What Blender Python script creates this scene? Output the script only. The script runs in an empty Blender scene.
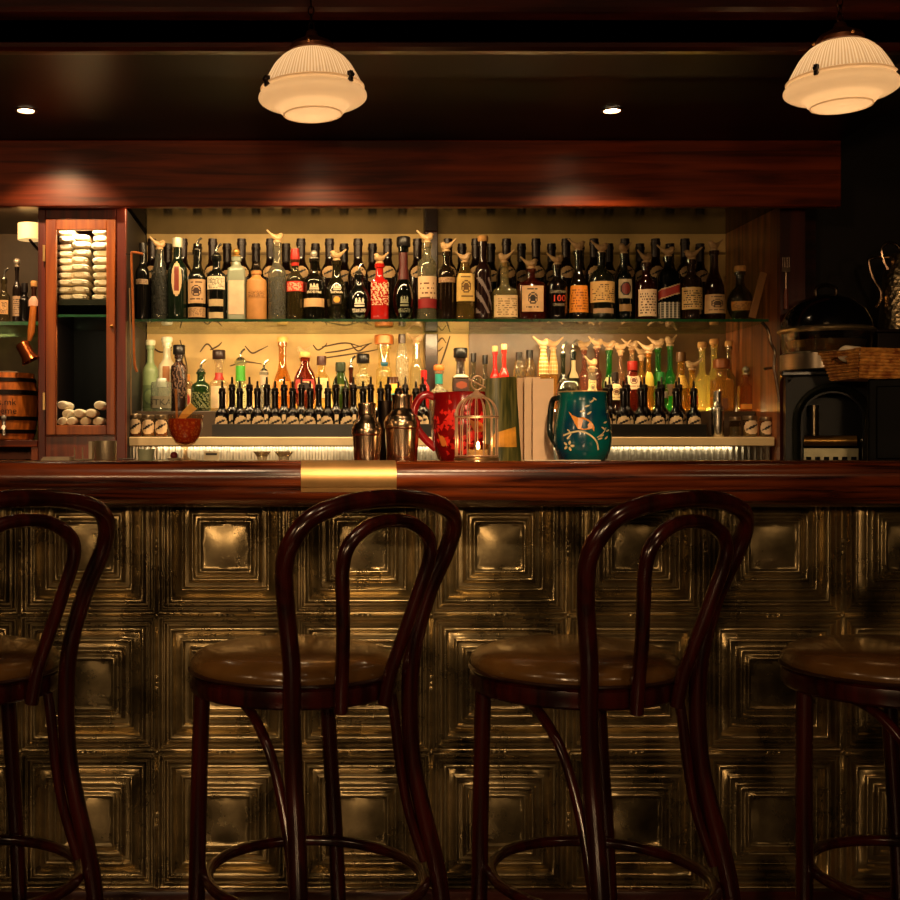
import bpy, math, random
from mathutils import Vector, Matrix, noise

RND = random.Random(11)
SC = bpy.context.scene
COL = SC.collection
F, CX, CY, EYE = 1200.0, 300.0, 450.0, 1.16      # focal length and principal point of a 900 px frame, eye height
PI = math.pi


def WX(px, D): return (px - CX) / F * D
def WZ(py, D): return EYE + (CY - py) / F * D
def SZ(n, D): return n / F * D


# ------------------------------------------------------------------ materials
def lin(h):
    h = h.lstrip('#')
    out = []
    for i in (0, 2, 4):
        c = int(h[i:i + 2], 16) / 255
        out.append(c / 12.92 if c <= .04045 else ((c + .055) / 1.055) ** 2.4)
    return (*out, 1)


MATS = {}


def new_mat(name):
    m = bpy.data.materials.new(name)
    m.use_nodes = True
    nt = m.node_tree
    nt.nodes.clear()
    out = nt.nodes.new('ShaderNodeOutputMaterial')
    return m, nt, out


def N(nt, t, **kw):
    n = nt.nodes.new(t)
    for k, v in kw.items():
        setattr(n, k, v)
    return n


def coords(nt, scale=(1, 1, 1)):
    tc = N(nt, 'ShaderNodeTexCoord')
    mp = N(nt, 'ShaderNodeMapping')
    mp.inputs['Scale'].default_value = scale
    nt.links.new(tc.outputs['Object'], mp.inputs['Vector'])
    return mp.outputs['Vector']


def mat(col, rough=.5, metal=0, var=.15, vscale=30, bump=0, bscale=60, coat=0, spec=.5, emit=0, sub=0, key=None):
    k = key or ('p', col, rough, metal, var, vscale, bump, bscale, coat, spec, emit)
    if k in MATS: return MATS[k]
    m, nt, out = new_mat('surface_%02d' % len(MATS))
    b = N(nt, 'ShaderNodeBsdfPrincipled')
    c = lin(col)
    b.inputs['Roughness'].default_value = rough
    b.inputs['Metallic'].default_value = metal
    b.inputs['Coat Weight'].default_value = coat
    b.inputs['Coat Roughness'].default_value = .12
    b.inputs['Specular IOR Level'].default_value = spec
    if var:
        v = coords(nt)
        nz = N(nt, 'ShaderNodeTexNoise')
        nz.inputs['Scale'].default_value = vscale
        nz.inputs['Detail'].default_value = 4
        nt.links.new(v, nz.inputs['Vector'])
        r = N(nt, 'ShaderNodeValToRGB')
        r.color_ramp.elements[0].position = .3
        r.color_ramp.elements[1].position = .7
        r.color_ramp.elements[0].color = (*[x * (1 - var) for x in c[:3]], 1)
        r.color_ramp.elements[1].color = (*[min(1, x * (1 + var)) for x in c[:3]], 1)
        nt.links.new(nz.outputs['Fac'], r.inputs['Fac'])
        nt.links.new(r.outputs['Color'], b.inputs['Base Color'])
    else:
        b.inputs['Base Color'].default_value = c
    if bump:
        v = coords(nt)
        nz = N(nt, 'ShaderNodeTexNoise')
        nz.inputs['Scale'].default_value = bscale
        nz.inputs['Detail'].default_value = 3
        nt.links.new(v, nz.inputs['Vector'])
        bp = N(nt, 'ShaderNodeBump')
        bp.inputs['Strength'].default_value = bump
        bp.inputs['Distance'].default_value = .004
        nt.links.new(nz.outputs['Fac'], bp.inputs['Height'])
        nt.links.new(bp.outputs['Normal'], b.inputs['Normal'])
    if emit:
        b.inputs['Emission Color'].default_value = c
        b.inputs['Emission Strength'].default_value = emit
    nt.links.new(b.outputs[0], out.inputs[0])
    MATS[k] = m
    return m


def wood(dark, light, axis='x', rough=.3, coat=.3, scale=1.0, spec=.5):
    k = ('w', dark, light, axis, rough, coat, scale, spec)
    if k in MATS: return MATS[k]
    m, nt, out = new_mat('wood_%02d' % len(MATS))
    b = N(nt, 'ShaderNodeBsdfPrincipled')
    s = {'x': (1.2, 22, 22), 'z': (22, 22, 1.2), 'y': (22, 1.2, 22)}[axis]
    v = coords(nt, tuple(q * scale for q in s))
    nz = N(nt, 'ShaderNodeTexNoise')
    nz.inputs['Scale'].default_value = 1.6
    nz.inputs['Detail'].default_value = 7
    nz.inputs['Distortion'].default_value = .6
    nt.links.new(v, nz.inputs['Vector'])
    r = N(nt, 'ShaderNodeValToRGB')
    r.color_ramp.elements[0].position = .36
    r.color_ramp.elements[1].position = .66
    r.color_ramp.elements[0].color = lin(dark)
    r.color_ramp.elements[1].color = lin(light)
    nt.links.new(nz.outputs['Fac'], r.inputs['Fac'])
    nt.links.new(r.outputs['Color'], b.inputs['Base Color'])
    b.inputs['Roughness'].default_value = rough
    b.inputs['Specular IOR Level'].default_value = spec
    b.inputs['Coat Weight'].default_value = coat
    b.inputs['Coat Roughness'].default_value = .18
    bp = N(nt, 'ShaderNodeBump')
    bp.inputs['Strength'].default_value = .08
    bp.inputs['Distance'].default_value = .002
    nt.links.new(nz.outputs['Fac'], bp.inputs['Height'])
    nt.links.new(bp.outputs['Normal'], b.inputs['Normal'])
    nt.links.new(b.outputs[0], out.inputs[0])
    MATS[k] = m
    return m


def glass(col, gloss=.06, edge=.7, rough=.04, body=0):
    """thin blown glass: tinted see-through, mirror-like towards its edges"""
    k = ('g', col, gloss, edge, rough, body)
    if k in MATS: return MATS[k]
    m, nt, out = new_mat('glass_%02d' % len(MATS))
    t = N(nt, 'ShaderNodeBsdfTransparent')
    t.inputs[0].default_value = (*[c + (1 - c) * .16 for c in lin(col)[:3]], 1)
    g = N(nt, 'ShaderNodeBsdfGlossy')
    g.inputs['Color'].default_value = (1, 1, 1, 1)
    g.inputs['Roughness'].default_value = rough
    lw = N(nt, 'ShaderNodeLayerWeight')
    lw.inputs['Blend'].default_value = .35
    pw = N(nt, 'ShaderNodeMath', operation='POWER')
    pw.inputs[1].default_value = 2.2
    nt.links.new(lw.outputs['Facing'], pw.inputs[0])
    ma = N(nt, 'ShaderNodeMath', operation='MULTIPLY_ADD')
    ma.inputs[1].default_value = edge
    ma.inputs[2].default_value = gloss
    nt.links.new(pw.outputs[0], ma.inputs[0])
    mx = N(nt, 'ShaderNodeMixShader')
    nt.links.new(ma.outputs[0], mx.inputs[0])
    nt.links.new(g.outputs[0], mx.inputs[2])
    if body:     # the filling scatters a little of the light
        d = N(nt, 'ShaderNodeBsdfDiffuse'); d.inputs[0].default_value = lin(col)
        tl = N(nt, 'ShaderNodeBsdfTranslucent'); tl.inputs[0].default_value = lin(col)
        m1 = N(nt, 'ShaderNodeMixShader'); m1.inputs[0].default_value = .5
        nt.links.new(d.outputs[0], m1.inputs[1]); nt.links.new(tl.outputs[0], m1.inputs[2])
        m2 = N(nt, 'ShaderNodeMixShader'); m2.inputs[0].default_value = body
        nt.links.new(t.outputs[0], m2.inputs[1]); nt.links.new(m1.outputs[0], m2.inputs[2])
        nt.links.new(m2.outputs[0], mx.inputs[1])
    else: nt.links.new(t.outputs[0], mx.inputs[1])
    nt.links.new(mx.outputs[0], out.inputs[0])
    MATS[k] = m
    return m


def tin_mat():
    m, nt, out = new_mat('pressed_tin')
    b = N(nt, 'ShaderNodeBsdfPrincipled')
    v = coords(nt)
    n1 = N(nt, 'ShaderNodeTexNoise'); n1.inputs['Scale'].default_value = 7; n1.inputs['Detail'].default_value = 7; n1.inputs['Roughness'].default_value = .62
    n2 = N(nt, 'ShaderNodeTexNoise'); n2.inputs['Scale'].default_value = 45; n2.inputs['Detail'].default_value = 1
    nt.links.new(v, n1.inputs['Vector']); nt.links.new(v, n2.inputs['Vector'])
    r = N(nt, 'ShaderNodeValToRGB')
    e = r.color_ramp.elements
    e[0].position = .32; e[0].color = lin('5a4c32')
    e[1].position = .68; e[1].color = lin('c8b284')
    nt.links.new(n1.outputs['Fac'], r.inputs['Fac'])
    nt.links.new(r.outputs['Color'], b.inputs['Base Color'])
    b.inputs['Metallic'].default_value = .88
    rr = N(nt, 'ShaderNodeMapRange')
    rr.inputs['To Min'].default_value = .18; rr.inputs['To Max'].default_value = .38
    nt.links.new(n1.outputs['Fac'], rr.inputs['Value'])
    nt.links.new(rr.outputs[0], b.inputs['Roughness'])
    bp = N(nt, 'ShaderNodeBump'); bp.inputs['Strength'].default_value = .1; bp.inputs['Distance'].default_value = .002
    nt.links.new(n2.outputs['Fac'], bp.inputs['Height'])
    nt.links.new(bp.outputs['Normal'], b.inputs['Normal'])
    nt.links.new(b.outputs[0], out.inputs[0])
    return m


def shade_mat(ribs=0):
    """milk glass: part of the lamp light inside shines through, the surface stays glossy; the moulded ribs let through more and less light"""
    m, nt, out = new_mat('milk_glass')
    t = N(nt, 'ShaderNodeBsdfTranslucent'); t.inputs[0].default_value = lin('fff0d4')
    d = N(nt, 'ShaderNodeBsdfPrincipled'); d.inputs['Base Color'].default_value = lin('e4d4b0'); d.inputs['Roughness'].default_value = .15
    d.inputs['Emission Color'].default_value = lin('ffcc98'); d.inputs['Emission Strength'].default_value = SHADE_E
    if ribs:
        tc = N(nt, 'ShaderNodeTexCoord'); sp = N(nt, 'ShaderNodeSeparateXYZ'); nt.links.new(tc.outputs['Object'], sp.inputs[0])
        at = N(nt, 'ShaderNodeMath', operation='ARCTAN2'); nt.links.new(sp.outputs['Y'], at.inputs[0]); nt.links.new(sp.outputs['X'], at.inputs[1])
        mu = N(nt, 'ShaderNodeMath', operation='MULTIPLY'); mu.inputs[1].default_value = ribs; nt.links.new(at.outputs[0], mu.inputs[0])
        si = N(nt, 'ShaderNodeMath', operation='SINE'); nt.links.new(mu.outputs[0], si.inputs[0])
        mr = N(nt, 'ShaderNodeMapRange'); mr.inputs['From Min'].default_value = -1; nt.links.new(si.outputs[0], mr.inputs['Value'])
        mc = N(nt, 'ShaderNodeMix', data_type='RGBA'); mc.inputs[6].default_value = lin('d0c0a0'); mc.inputs[7].default_value = lin('fffdf4')
        nt.links.new(mr.outputs[0], mc.inputs[0]); nt.links.new(mc.outputs[2], t.inputs[0]); nt.links.new(mc.outputs[2], d.inputs['Base Color'])
    mx = N(nt, 'ShaderNodeMixShader'); mx.inputs[0].default_value = .5
    nt.links.new(t.outputs[0], mx.inputs[1]); nt.links.new(d.outputs[0], mx.inputs[2]); nt.links.new(mx.outputs[0], out.inputs[0])
    return m


SHADE_E = .2
DARKWOOD = wood('1c0a05', '3a160b', 'x', .28, .4)
REDWOOD = wood('4a1806', '8c360f', 'x', .34, 0, 1.0, .28)
BARWOOD = wood('2a0c05', '90401a', 'x', .24, .4, 1.6)
CABWOOD = wood('5a1f0c', '9c431a', 'z', .3, .4)
CABDARK = wood('43120a', '74220d', 'z', .36, .08)
DOORWOOD = wood('7a3412', 'b8601c', 'z', .36, .08)
STOOLWOOD = wood('1c0503', '42100a', 'z', .2, .6)
PANELWOOD = wood('4a2510', '8a4d20', 'z', .4, .2)
LEATHER = mat('66451f', .24, 0, .2, 14, .08, 220, .6)
TIN = tin_mat()
STEEL = mat('b8b2a4', .26, 1, .08, 20)
COPPER = mat('d6b896', .2, 1, .12, 18)
BRASS = mat('e0b070', .42, .85, .08, 24)
DARKMETAL = mat('3a3028', .35, 1, .15, 20)
BLACK = mat('060606', .3, 0, .1, 20, spec=.08)
BLACKMATT = mat('0a0908', .6, 0, .1, 20, spec=.15)
CREAM = mat('e8d2a8', .6, 0, .08, 40)
BIRD = mat('c09a6c', .45, 0, .12, 60)
TOWEL = mat('ecdcc0', .95, 0, .08, 60, .5, 260)
CORK = mat('c08a4c', .8, 0, .2, 120)
CLEAR = 'f2f0e6'


# ------------------------------------------------------------------ mesh helper
def smooth_path(pts, sub=6, closed=False):
    pts = [Vector(p) for p in pts]
    n = len(pts)
    out = []
    rng = n if closed else n - 1
    for i in range(rng):
        if closed:
            p0, p1, p2, p3 = pts[(i - 1) % n], pts[i], pts[(i + 1) % n], pts[(i + 2) % n]
        else:
            p1, p2 = pts[i], pts[i + 1]
            p0 = pts[i - 1] if i else p1 * 2 - p2
            p3 = pts[i + 2] if i + 2 < n else p2 * 2 - p1
        for k in range(sub):
            t = k / sub
            out.append(.5 * ((2 * p1) + (p2 - p0) * t + (2 * p0 - 5 * p1 + 4 * p2 - p3) * t * t + (3 * p1 - p0 - 3 * p2 + p3) * t ** 3))
    if not closed: out.append(pts[-1])
    return out


class MB:
    def __init__(s): s.v = []; s.f = []; s.m = []

    def face(s, idx, mi=0): s.f.append(idx); s.m.append(mi)

    def box(s, x0, x1, y0, y1, z0, z1, mi=0, M=None):
        b = len(s.v)
        P = [Vector((x, y, z)) for z in (z0, z1) for y in (y0, y1) for x in (x0, x1)]
        if M: P = [M @ p for p in P]
        s.v += P
        for q in ((0, 2, 3, 1), (4, 5, 7, 6), (0, 1, 5, 4), (2, 6, 7, 3), (0, 4, 6, 2), (1, 3, 7, 5)):
            s.face([b + i for i in q], mi)
        return s

    def lathe(s, prof, n=24, c=(0, 0, 0), mi=0, ex=2.0, ys=1.0, R=None, M=None, flute=0, nf=0):
        b = len(s.v)
        c = Vector(c)
        Rm = R or max(r for r, z in prof)
        ring = []
        for r, z in prof:
            if r < 1e-6:
                p = c + Vector((0, 0, z)); s.v.append(M @ p if M else p); ring.append([len(s.v) - 1]); continue
            e = ex if r > .7 * Rm else 2.0
            yy = ys if r > .7 * Rm else (ys + (1 - ys) * (1 - max(0, (r / Rm - .3) / .4)) if r > .3 * Rm else 1.0)
            L = []
            for i in range(n):
                a = 2 * PI * i / n
                k = sq(a, e)
                rr = r * k * (1 + (flute * math.cos(nf * a) if flute else 0))
                p = c + Vector((rr * math.cos(a), rr * math.sin(a) * yy, z))
                s.v.append(M @ p if M else p); L.append(len(s.v) - 1)
            ring.append(L)
        for A, B in zip(ring, ring[1:]):
            if len(A) == 1 and len(B) == 1: continue
            for i in range(n):
                j = (i + 1) % n
                if len(A) == 1: s.face([A[0], B[j], B[i]], mi)
                elif len(B) == 1: s.face([A[i], A[j], B[0]], mi)
                else: s.face([A[i], A[j], B[j], B[i]], mi)
        return s

    def tube(s, pts, rad, n=10, closed=False, mi=0, caps=True, flat=1.0):
        pts = [Vector(p) for p in pts]
        m = len(pts)
        if not hasattr(rad, '__len__'): rad = [rad] * m
        rings = []
        up = Vector((0, 0, 1))
        prev = None
        for i, p in enumerate(pts):
            a = pts[(i - 1) % m] if closed or i else p
            c = pts[(i + 1) % m] if closed or i < m - 1 else p
            t = (c - a).normalized()
            if prev is None:
                u = up.cross(t)
                if u.length < .1: u = Vector((1, 0, 0)).cross(t)
                u.normalize()
            else:
                u = (prev - t * prev.dot(t))
                u = u.normalized() if u.length > 1e-6 else up.cross(t).normalized()
            prev = u
            w = t.cross(u)
            L = []
            for k in range(n):
                an = 2 * PI * k / n
                s.v.append(p + u * math.cos(an) * rad[i] + w * math.sin(an) * rad[i] * flat)
                L.append(len(s.v) - 1)
            rings.append(L)
        seq = list(zip(rings, rings[1:])) + ([(rings[-1], rings[0])] if closed else [])
        for A, B in seq:
            for k in range(n):
                j = (k + 1) % n
                s.face([A[k], A[j], B[j], B[k]], mi)
        if caps and not closed:
            s.face(rings[0][::-1], mi); s.face(rings[-1], mi)
        return s

    def prism(s, poly, y0, y1, mi=0, axis='y', M=None):
        """poly in (a, b); extruded along an axis"""
        b = len(s.v); n = len(poly)
        for h in (y0, y1):
            for a, c in poly:
                p = Vector({'y': (a, h, c), 'x': (h, a, c), 'z': (a, c, h)}[axis])
                s.v.append(M @ p if M else p)
        s.face([b + i for i in range(n)], mi)
        s.face([b + n + i for i in range(n)][::-1], mi)
        for i in range(n):
            j = (i + 1) % n
            s.face([b + i, b + n + i, b + n + j, b + j], mi)
        return s

    def ball(s, c, r, n=10, m=6, mi=0, sx=1, sy=1, sz=1):
        prof = [(r * math.sin(PI * k / m), -r * math.cos(PI * k / m)) for k in range(m + 1)]
        prof[0] = (0, -r); prof[-1] = (0, r)
        M = Matrix.Translation(Vector(c)) @ Matrix.Diagonal((sx, sy, sz, 1))
        return s.lathe(prof, n, (0, 0, 0), mi, M=M)

    def grid(s, P, mi=0, fn=None):
        """P: rows of points; fn(i, j) gives the material index or None to leave the face out"""
        b = len(s.v); w = len(P[0])
        for row in P: s.v += [Vector(p) for p in row]
        for i in range(len(P) - 1):
            for j in range(w - 1):
                q = fn(i, j) if fn else mi
                if q is None: continue
                s.face([b + i * w + j, b + i * w + j + 1, b + (i + 1) * w + j + 1, b + (i + 1) * w + j], q)
        return s

    def build(s, name, mats, parent=None, smooth=True, bevel=0, loc=None, sharp=38, label=None):
        me = bpy.data.meshes.new(name)
        me.from_pydata([tuple(p) for p in s.v], [], s.f)
        if not isinstance(mats, (list, tuple)): mats = [mats]
        for q in mats: me.materials.append(q)
        me.polygons.foreach_set('material_index', s.m)
        me.polygons.foreach_set('use_smooth', [smooth] * len(s.f))
        me.update()
        if smooth: me.set_sharp_from_angle(angle=math.radians(sharp))
        o = bpy.data.objects.new(name, me)
        COL.objects.link(o)
        if parent: o.parent = parent
        if loc: o.location = loc
        if bevel:
            bv = o.modifiers.new('soft_edges', 'BEVEL'); bv.width = bevel; bv.segments = 2; bv.limit_method = 'ANGLE'
            bv.harden_normals = False
        if label: o['label'] = label
        return o


def sq(a, e):
    if e <= 2.01: return 1.0
    return 1.0 / (abs(math.cos(a)) ** e + abs(math.sin(a)) ** e) ** (1 / e)


def tag(o, label, cat, group=None, kind=None):
    o['label'] = label; o['category'] = cat
    if group: o['group'] = group
    if kind: o['kind'] = kind
    return o


def thing(name, label, cat, loc=(0, 0, 0), rz=0, group=None):
    o = bpy.data.objects.new(name, None)
    o.empty_display_size = .05
    COL.objects.link(o)
    o.location = loc; o.rotation_euler = (0, 0, rz)
    return tag(o, label, cat, group)


KIDS = {}


def copy_tree(o, parent=None):
    c = o.copy(); COL.objects.link(c)
    if parent: c.parent = parent
    for ch in list(o.children): copy_tree(ch, c)
    return c


def struct(name, mb, m, **kw):
    o = mb.build(name, m, **kw); o['kind'] = 'structure'
    return o


FONT = {}


def glyphs(txt):
    """outlines of a word as a flat mesh: points (x, y) and faces, centred, cap height about 1"""
    if txt in FONT: return FONT[txt]
    cu = bpy.data.curves.new('lettering', 'FONT'); cu.body = txt; cu.resolution_u = 2
    cu.align_x = 'CENTER'
    ob = bpy.data.objects.new('lettering', cu)
    me = bpy.data.meshes.new_from_object(ob)
    vs = [(v.co.x / .7, v.co.y / .7) for v in me.vertices]; fs = [list(p.vertices) for p in me.polygons]
    bpy.data.objects.remove(ob); bpy.data.curves.remove(cu); bpy.data.meshes.remove(me)
    FONT[txt] = (vs, fs)
    return vs, fs


# ------------------------------------------------------------------ bottles
def interp(prof, z):
    for (r0, z0), (r1, z1) in zip(prof, prof[1:]):
        if z0 <= z <= z1 and z1 > z0:
            return r0 + (r1 - r0) * (z - z0) / (z1 - z0)
    return prof[-2][0]


def profile(kind, H, R, sh, nr):
    if kind == 'std':
        return [(0, 0), (.9 * R, 0), (R, .012), (R, .1 * H), (R, sh * H), (.975 * R, (sh + .03) * H), (.88 * R, (sh + .065) * H), (.68 * R, (sh + .1) * H), (.4 * R + .3 * nr, (sh + .125) * H),
                (nr * 1.1, (sh + .155) * H), (nr, (sh + .2) * H), (nr, .94 * H), (nr * 1.25, .945 * H), (nr * 1.25, H), (0, H)]
    if kind == 'sharp':      # flat shoulders
        return [(0, 0), (.9 * R, 0), (R, .01), (R, .1 * H), (R, (sh - .03) * H), (.93 * R, (sh + .02) * H), (.6 * R, (sh + .06) * H), (nr * 1.15, (sh + .09) * H),
                (nr, (sh + .13) * H), (nr, .93 * H), (nr * 1.3, .935 * H), (nr * 1.3, H), (0, H)]
    if kind == 'bell':       # wide foot, long tapering shoulders
        return [(0, 0), (.9 * R, 0), (R, .012), (R, .12 * H), (.97 * R, sh * .6 * H), (.88 * R, sh * H), (.66 * R, (sh + .1) * H), (.42 * R, (sh + .2) * H),
                (nr, (sh + .3) * H), (nr, .94 * H), (nr * 1.25, .945 * H), (nr * 1.25, H), (0, H)]
    if kind == 'round':      # globe
        out = [(0, 0), (.55 * R, 0)]
        for k in range(2, 11):
            a = PI * k / 12
            out.append((R * max(math.sin(a), .5 if k < 3 else 0), sh * H * (1 - math.cos(a)) / 2))
        return out + [(nr * 1.2, sh * H * .99), (nr, (sh + .08) * H), (nr, .93 * H), (nr * 1.3, .935 * H), (nr * 1.3, H), (0, H)]
    if kind == 'wine':
        return [(0, 0), (.9 * R, 0), (R, .01), (R, .3 * H), (R, .58 * H), (.93 * R, .63 * H), (.72 * R, .68 * H), (.5 * R, .72 * H), (nr, .78 * H), (nr, .93 * H),
                (nr * 1.15, .935 * H), (nr * 1.15, .965 * H), (nr, .97 * H), (nr, H), (0, H)]
    if kind == 'straight':   # a tall tumbler-like bottle
        return [(0, 0), (.9 * R, 0), (R, .01), (R, .1 * H), (.96 * R, sh * H), (.75 * R, (sh + .1) * H), (max(nr, .55 * R), (sh + .2) * H), (max(nr, .5 * R), H), (0, H)]


def style(st, seed):
    rr = random.Random(seed)
    gx = [[rr.random() for _ in range(24)] for _ in range(24)]

    def fn(u, v, i, j):     # u -1..1, v 0 bottom..1 top
        if st == 'plain': return 0
        if st == 'text':
            if abs(u) > .85 or v < .06 or v > .94: return 0
            return 1 if (j % 2 == 0 and gx[j % 24][i % 24] < .5 and .1 < v < .9) else 0
        if st == 'emblem':
            d = (u / .5) ** 2 + ((v - .52) / .22) ** 2
            if d < 1: return 0 if .42 < d < .62 else 1
            if .13 < v < .18 and abs(u) < .65: return 1 if gx[j % 24][i % 24] < .8 else 0
            if .84 < v < .89 and abs(u) < .55: return 1 if gx[j % 24][i % 24] < .8 else 0
            return 0
        if st == 'base':      # coloured foot to the label
            if v < .3: return 2
            return 1 if (j % 3 == 0 and abs(u) < .7 and gx[j % 24][i % 24] < .5 and v < .9) else 0
        if st == 'dot':
            d = u * u + ((v - .5) * 2) ** 2
            return 2 if d < .35 else (1 if d < .55 else 0)
        if st == 'bird':      # round label with a dark bird at a slant
            if u * u + ((v - .5) * 2) ** 2 > 1: return None
            w = (v - .55) - .28 * (u - .1)
            return 1 if abs(w) < .11 - .09 * abs(u) and abs(u) < .7 else 0
        if st == 'arch':
            if v > .35 and u * u + ((v - .35) / .65) ** 2 > 1: return None
            w = (v - .5) - .3 * u
            return 1 if abs(w) < .12 - .08 * abs(u) and abs(u) < .6 else 0
        if st == 'crown':     # only printed marks on the glass
            if abs(u) < .6 and .3 < v < .5 + .32 * abs(math.cos(PI * 1.5 * u / .6)) and not .4 < v < .45: return 1
            if v < .18 and gx[j % 24][i % 24] < .6: return 1
            return None
        if st == 'tribal':
            return 1 if gx[j % 24][i % 24] + .3 * math.sin(i * 1.3 + j * .9) < .45 else None
        if st == 'oval':
            d = (u) ** 2 + ((v - .5) * 2) ** 2
            if d > 1: return None
            return 2 if abs(u) < .45 and abs(v - .5) < .36 else 0
        if st == 'leaf':
            w = u * .8 + (v - .5) * 1.6
            return 1 if abs(math.sin(w * 4 + u * u)) > .86 and abs(u) < .9 else None
        if st == 'plaid':
            return 1 if i % 3 == 0 else (2 if j % 3 == 0 else 0)
        if st == 'slash':
            w = (v - .5) * 2 - .5 * u
            return 0 if abs(w) < .45 else (1 if abs(w) < .56 else None)
        return 0
    return fn


def add_label(mb, prof, ex, ys, R, z0, z1, hw, st, seed, nx=22, ny=20, off=.0009):
    fn = style(st, seed)
    am = math.asin(min(.97, hw / R))
    rows = []
    for j in range(ny + 1):
        z = z0 + (z1 - z0) * j / ny
        r = interp(prof, z)
        e = ex if r > .7 * R else 2
        row = []
        for i in range(nx + 1):
            a = -PI / 2 + am * (2 * i / nx - 1)
            k = (r + off) * sq(a, e)
            row.append((k * math.cos(a), k * math.sin(a) * ys, z))
        rows.append(row)
    mb.grid(rows, fn=lambda j, i: fn((i + .5) / nx * 2 - 1, (j + .5) / ny, i, j))


def wrap_text(mb, txt, prof, ex, ys, R, zc, h, mi=0, off=.0016, squeeze=1.0):
    vs, fs = glyphs(txt)
    b = len(mb.v)
    for x, y in vs:
        z = zc + y * h - h / 2
        r = interp(prof, z)
        a = -PI / 2 + x * h * squeeze / R
        k = (r + off) * sq(a, ex)
        mb.v.append(Vector((k * math.cos(a), k * math.sin(a) * ys, z)))
    for f in fs: mb.face([b + i for i in f], mi)


BIRD_ME = {}


def bird_mesh(flip, stem_only=False):
    k = flip
    if k in BIRD_ME: return BIRD_ME[k]
    s = -1 if flip else 1
    mb = MB()
    path = smooth_path([(-.036 * s, 0, .042), (-.024 * s, 0, .031), (-.011 * s, 0, .021), (.001 * s, 0, .0175), (.009 * s, 0, .0205), (.0135 * s, 0, .0265), (.0185 * s, 0, .0285), (.024 * s, 0, .0285)], 5)
    ks = [0, 1, 2, 3, 4, 5, 6, 7]; rs = [.0026, .0038, .0085, .0128, .0115, .0098, .006, .0008]
    rad = []
    for i in range(len(path)):
        t = i / 5; a = min(6, int(t)); rad.append(rs[a] + (rs[a + 1] - rs[a]) * (t - a))
    mb.tube(path, rad, 9)
    mb.lathe([(0, -.012), (.0085, -.012), (.0095, 0), (.0135, .001), (.0135, .006), (.007, .009), (.006, .014), (0, .016)], 10)
    BIRD_ME[k] = mb
    return mb


BIRD_DATA = {}


def add_cap(kind, H, nr, parent, flip, gl):
    """stopper on top of a bottle at height H"""
    if kind == 'bird':
        if flip not in BIRD_DATA:
            o = bird_mesh(flip).build('bird_pourer', BIRD, parent); BIRD_DATA[flip] = o.data
        else:
            o = bpy.data.objects.new('bird_pourer', BIRD_DATA[flip]); COL.objects.link(o); o.parent = parent
        o.location = (0, 0, H); o.rotation_euler = (0, 0, RND.uniform(-.6, .6))
        return
    mb = MB()
    c = None
    if ':' in kind: kind, c = kind.split(':')
    if kind == 'cork':
        mb.lathe([(0, -.01), (nr * .8, -.01), (nr * .85, 0), (nr * 1.35, .0005), (nr * 1.5, .004), (nr * 1.5, .016), (nr * 1.3, .02), (0, .02)], 12)
        mb.build('cork_stopper', CORK if not c else mat(c, .5), parent, loc=(0, 0, H))
    elif kind == 'cap':
        mb.lathe([(0, -.024), (nr * 1.34, -.024), (nr * 1.36, 0), (nr * 1.3, .008), (0, .009)], 12)
        mb.build('screw_cap', mat(c or '151010', .35, .2), parent, loc=(0, 0, H))
    elif kind == 'big':
        mb.lathe([(0, 0), (nr * 1.6, 0), (nr * 1.75, .003), (nr * 1.75, .03), (nr * 1.55, .034), (0, .034)], 14)
        mb.build('stopper', mat(c or '151010', .35, .2), parent, loc=(0, 0, H))
    elif kind == 'spout':
        mb.lathe([(0, 0), (nr * 1.0, 0), (nr * 1.1, .004), (nr * .8, .010), (.0045, .014)], 10)
        mb.tube(smooth_path([(0, 0, .012), (0, 0, .022), (.006, 0, .034), (.016, 0, .042)], 4), [.0042] * 13, 8)
        mb.build('metal_pourer', STEEL, parent, loc=(0, 0, H))
    elif kind == 'dasher':
        mb.lathe([(0, 0), (nr * 1.1, 0), (nr * 1.1, .006), (.004, .01), (.003, .026), (0, .027)], 8)
        mb.build('metal_dasher', STEEL, parent, loc=(0, 0, H))
    elif kind == 'ball':
        mb.lathe([(0, -.006), (nr * .8, -.006), (nr * .8, 0), (nr * 1.3, .001), (nr * 1.3, .004), (nr * .7, .007)], 10)
        mb.ball((0, 0, .018), .0125, 10, 6)
        mb.build('ball_stopper', mat(c or 'b8b0a0', .25, .6), parent, loc=(0, 0, H))


CAPH = {'bird': .044, 'cork': .02, 'cap': .009, 'big': .034, 'spout': .042, 'dasher': .026, 'ball': .031, 'none': 0}
ALLB = []


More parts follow.
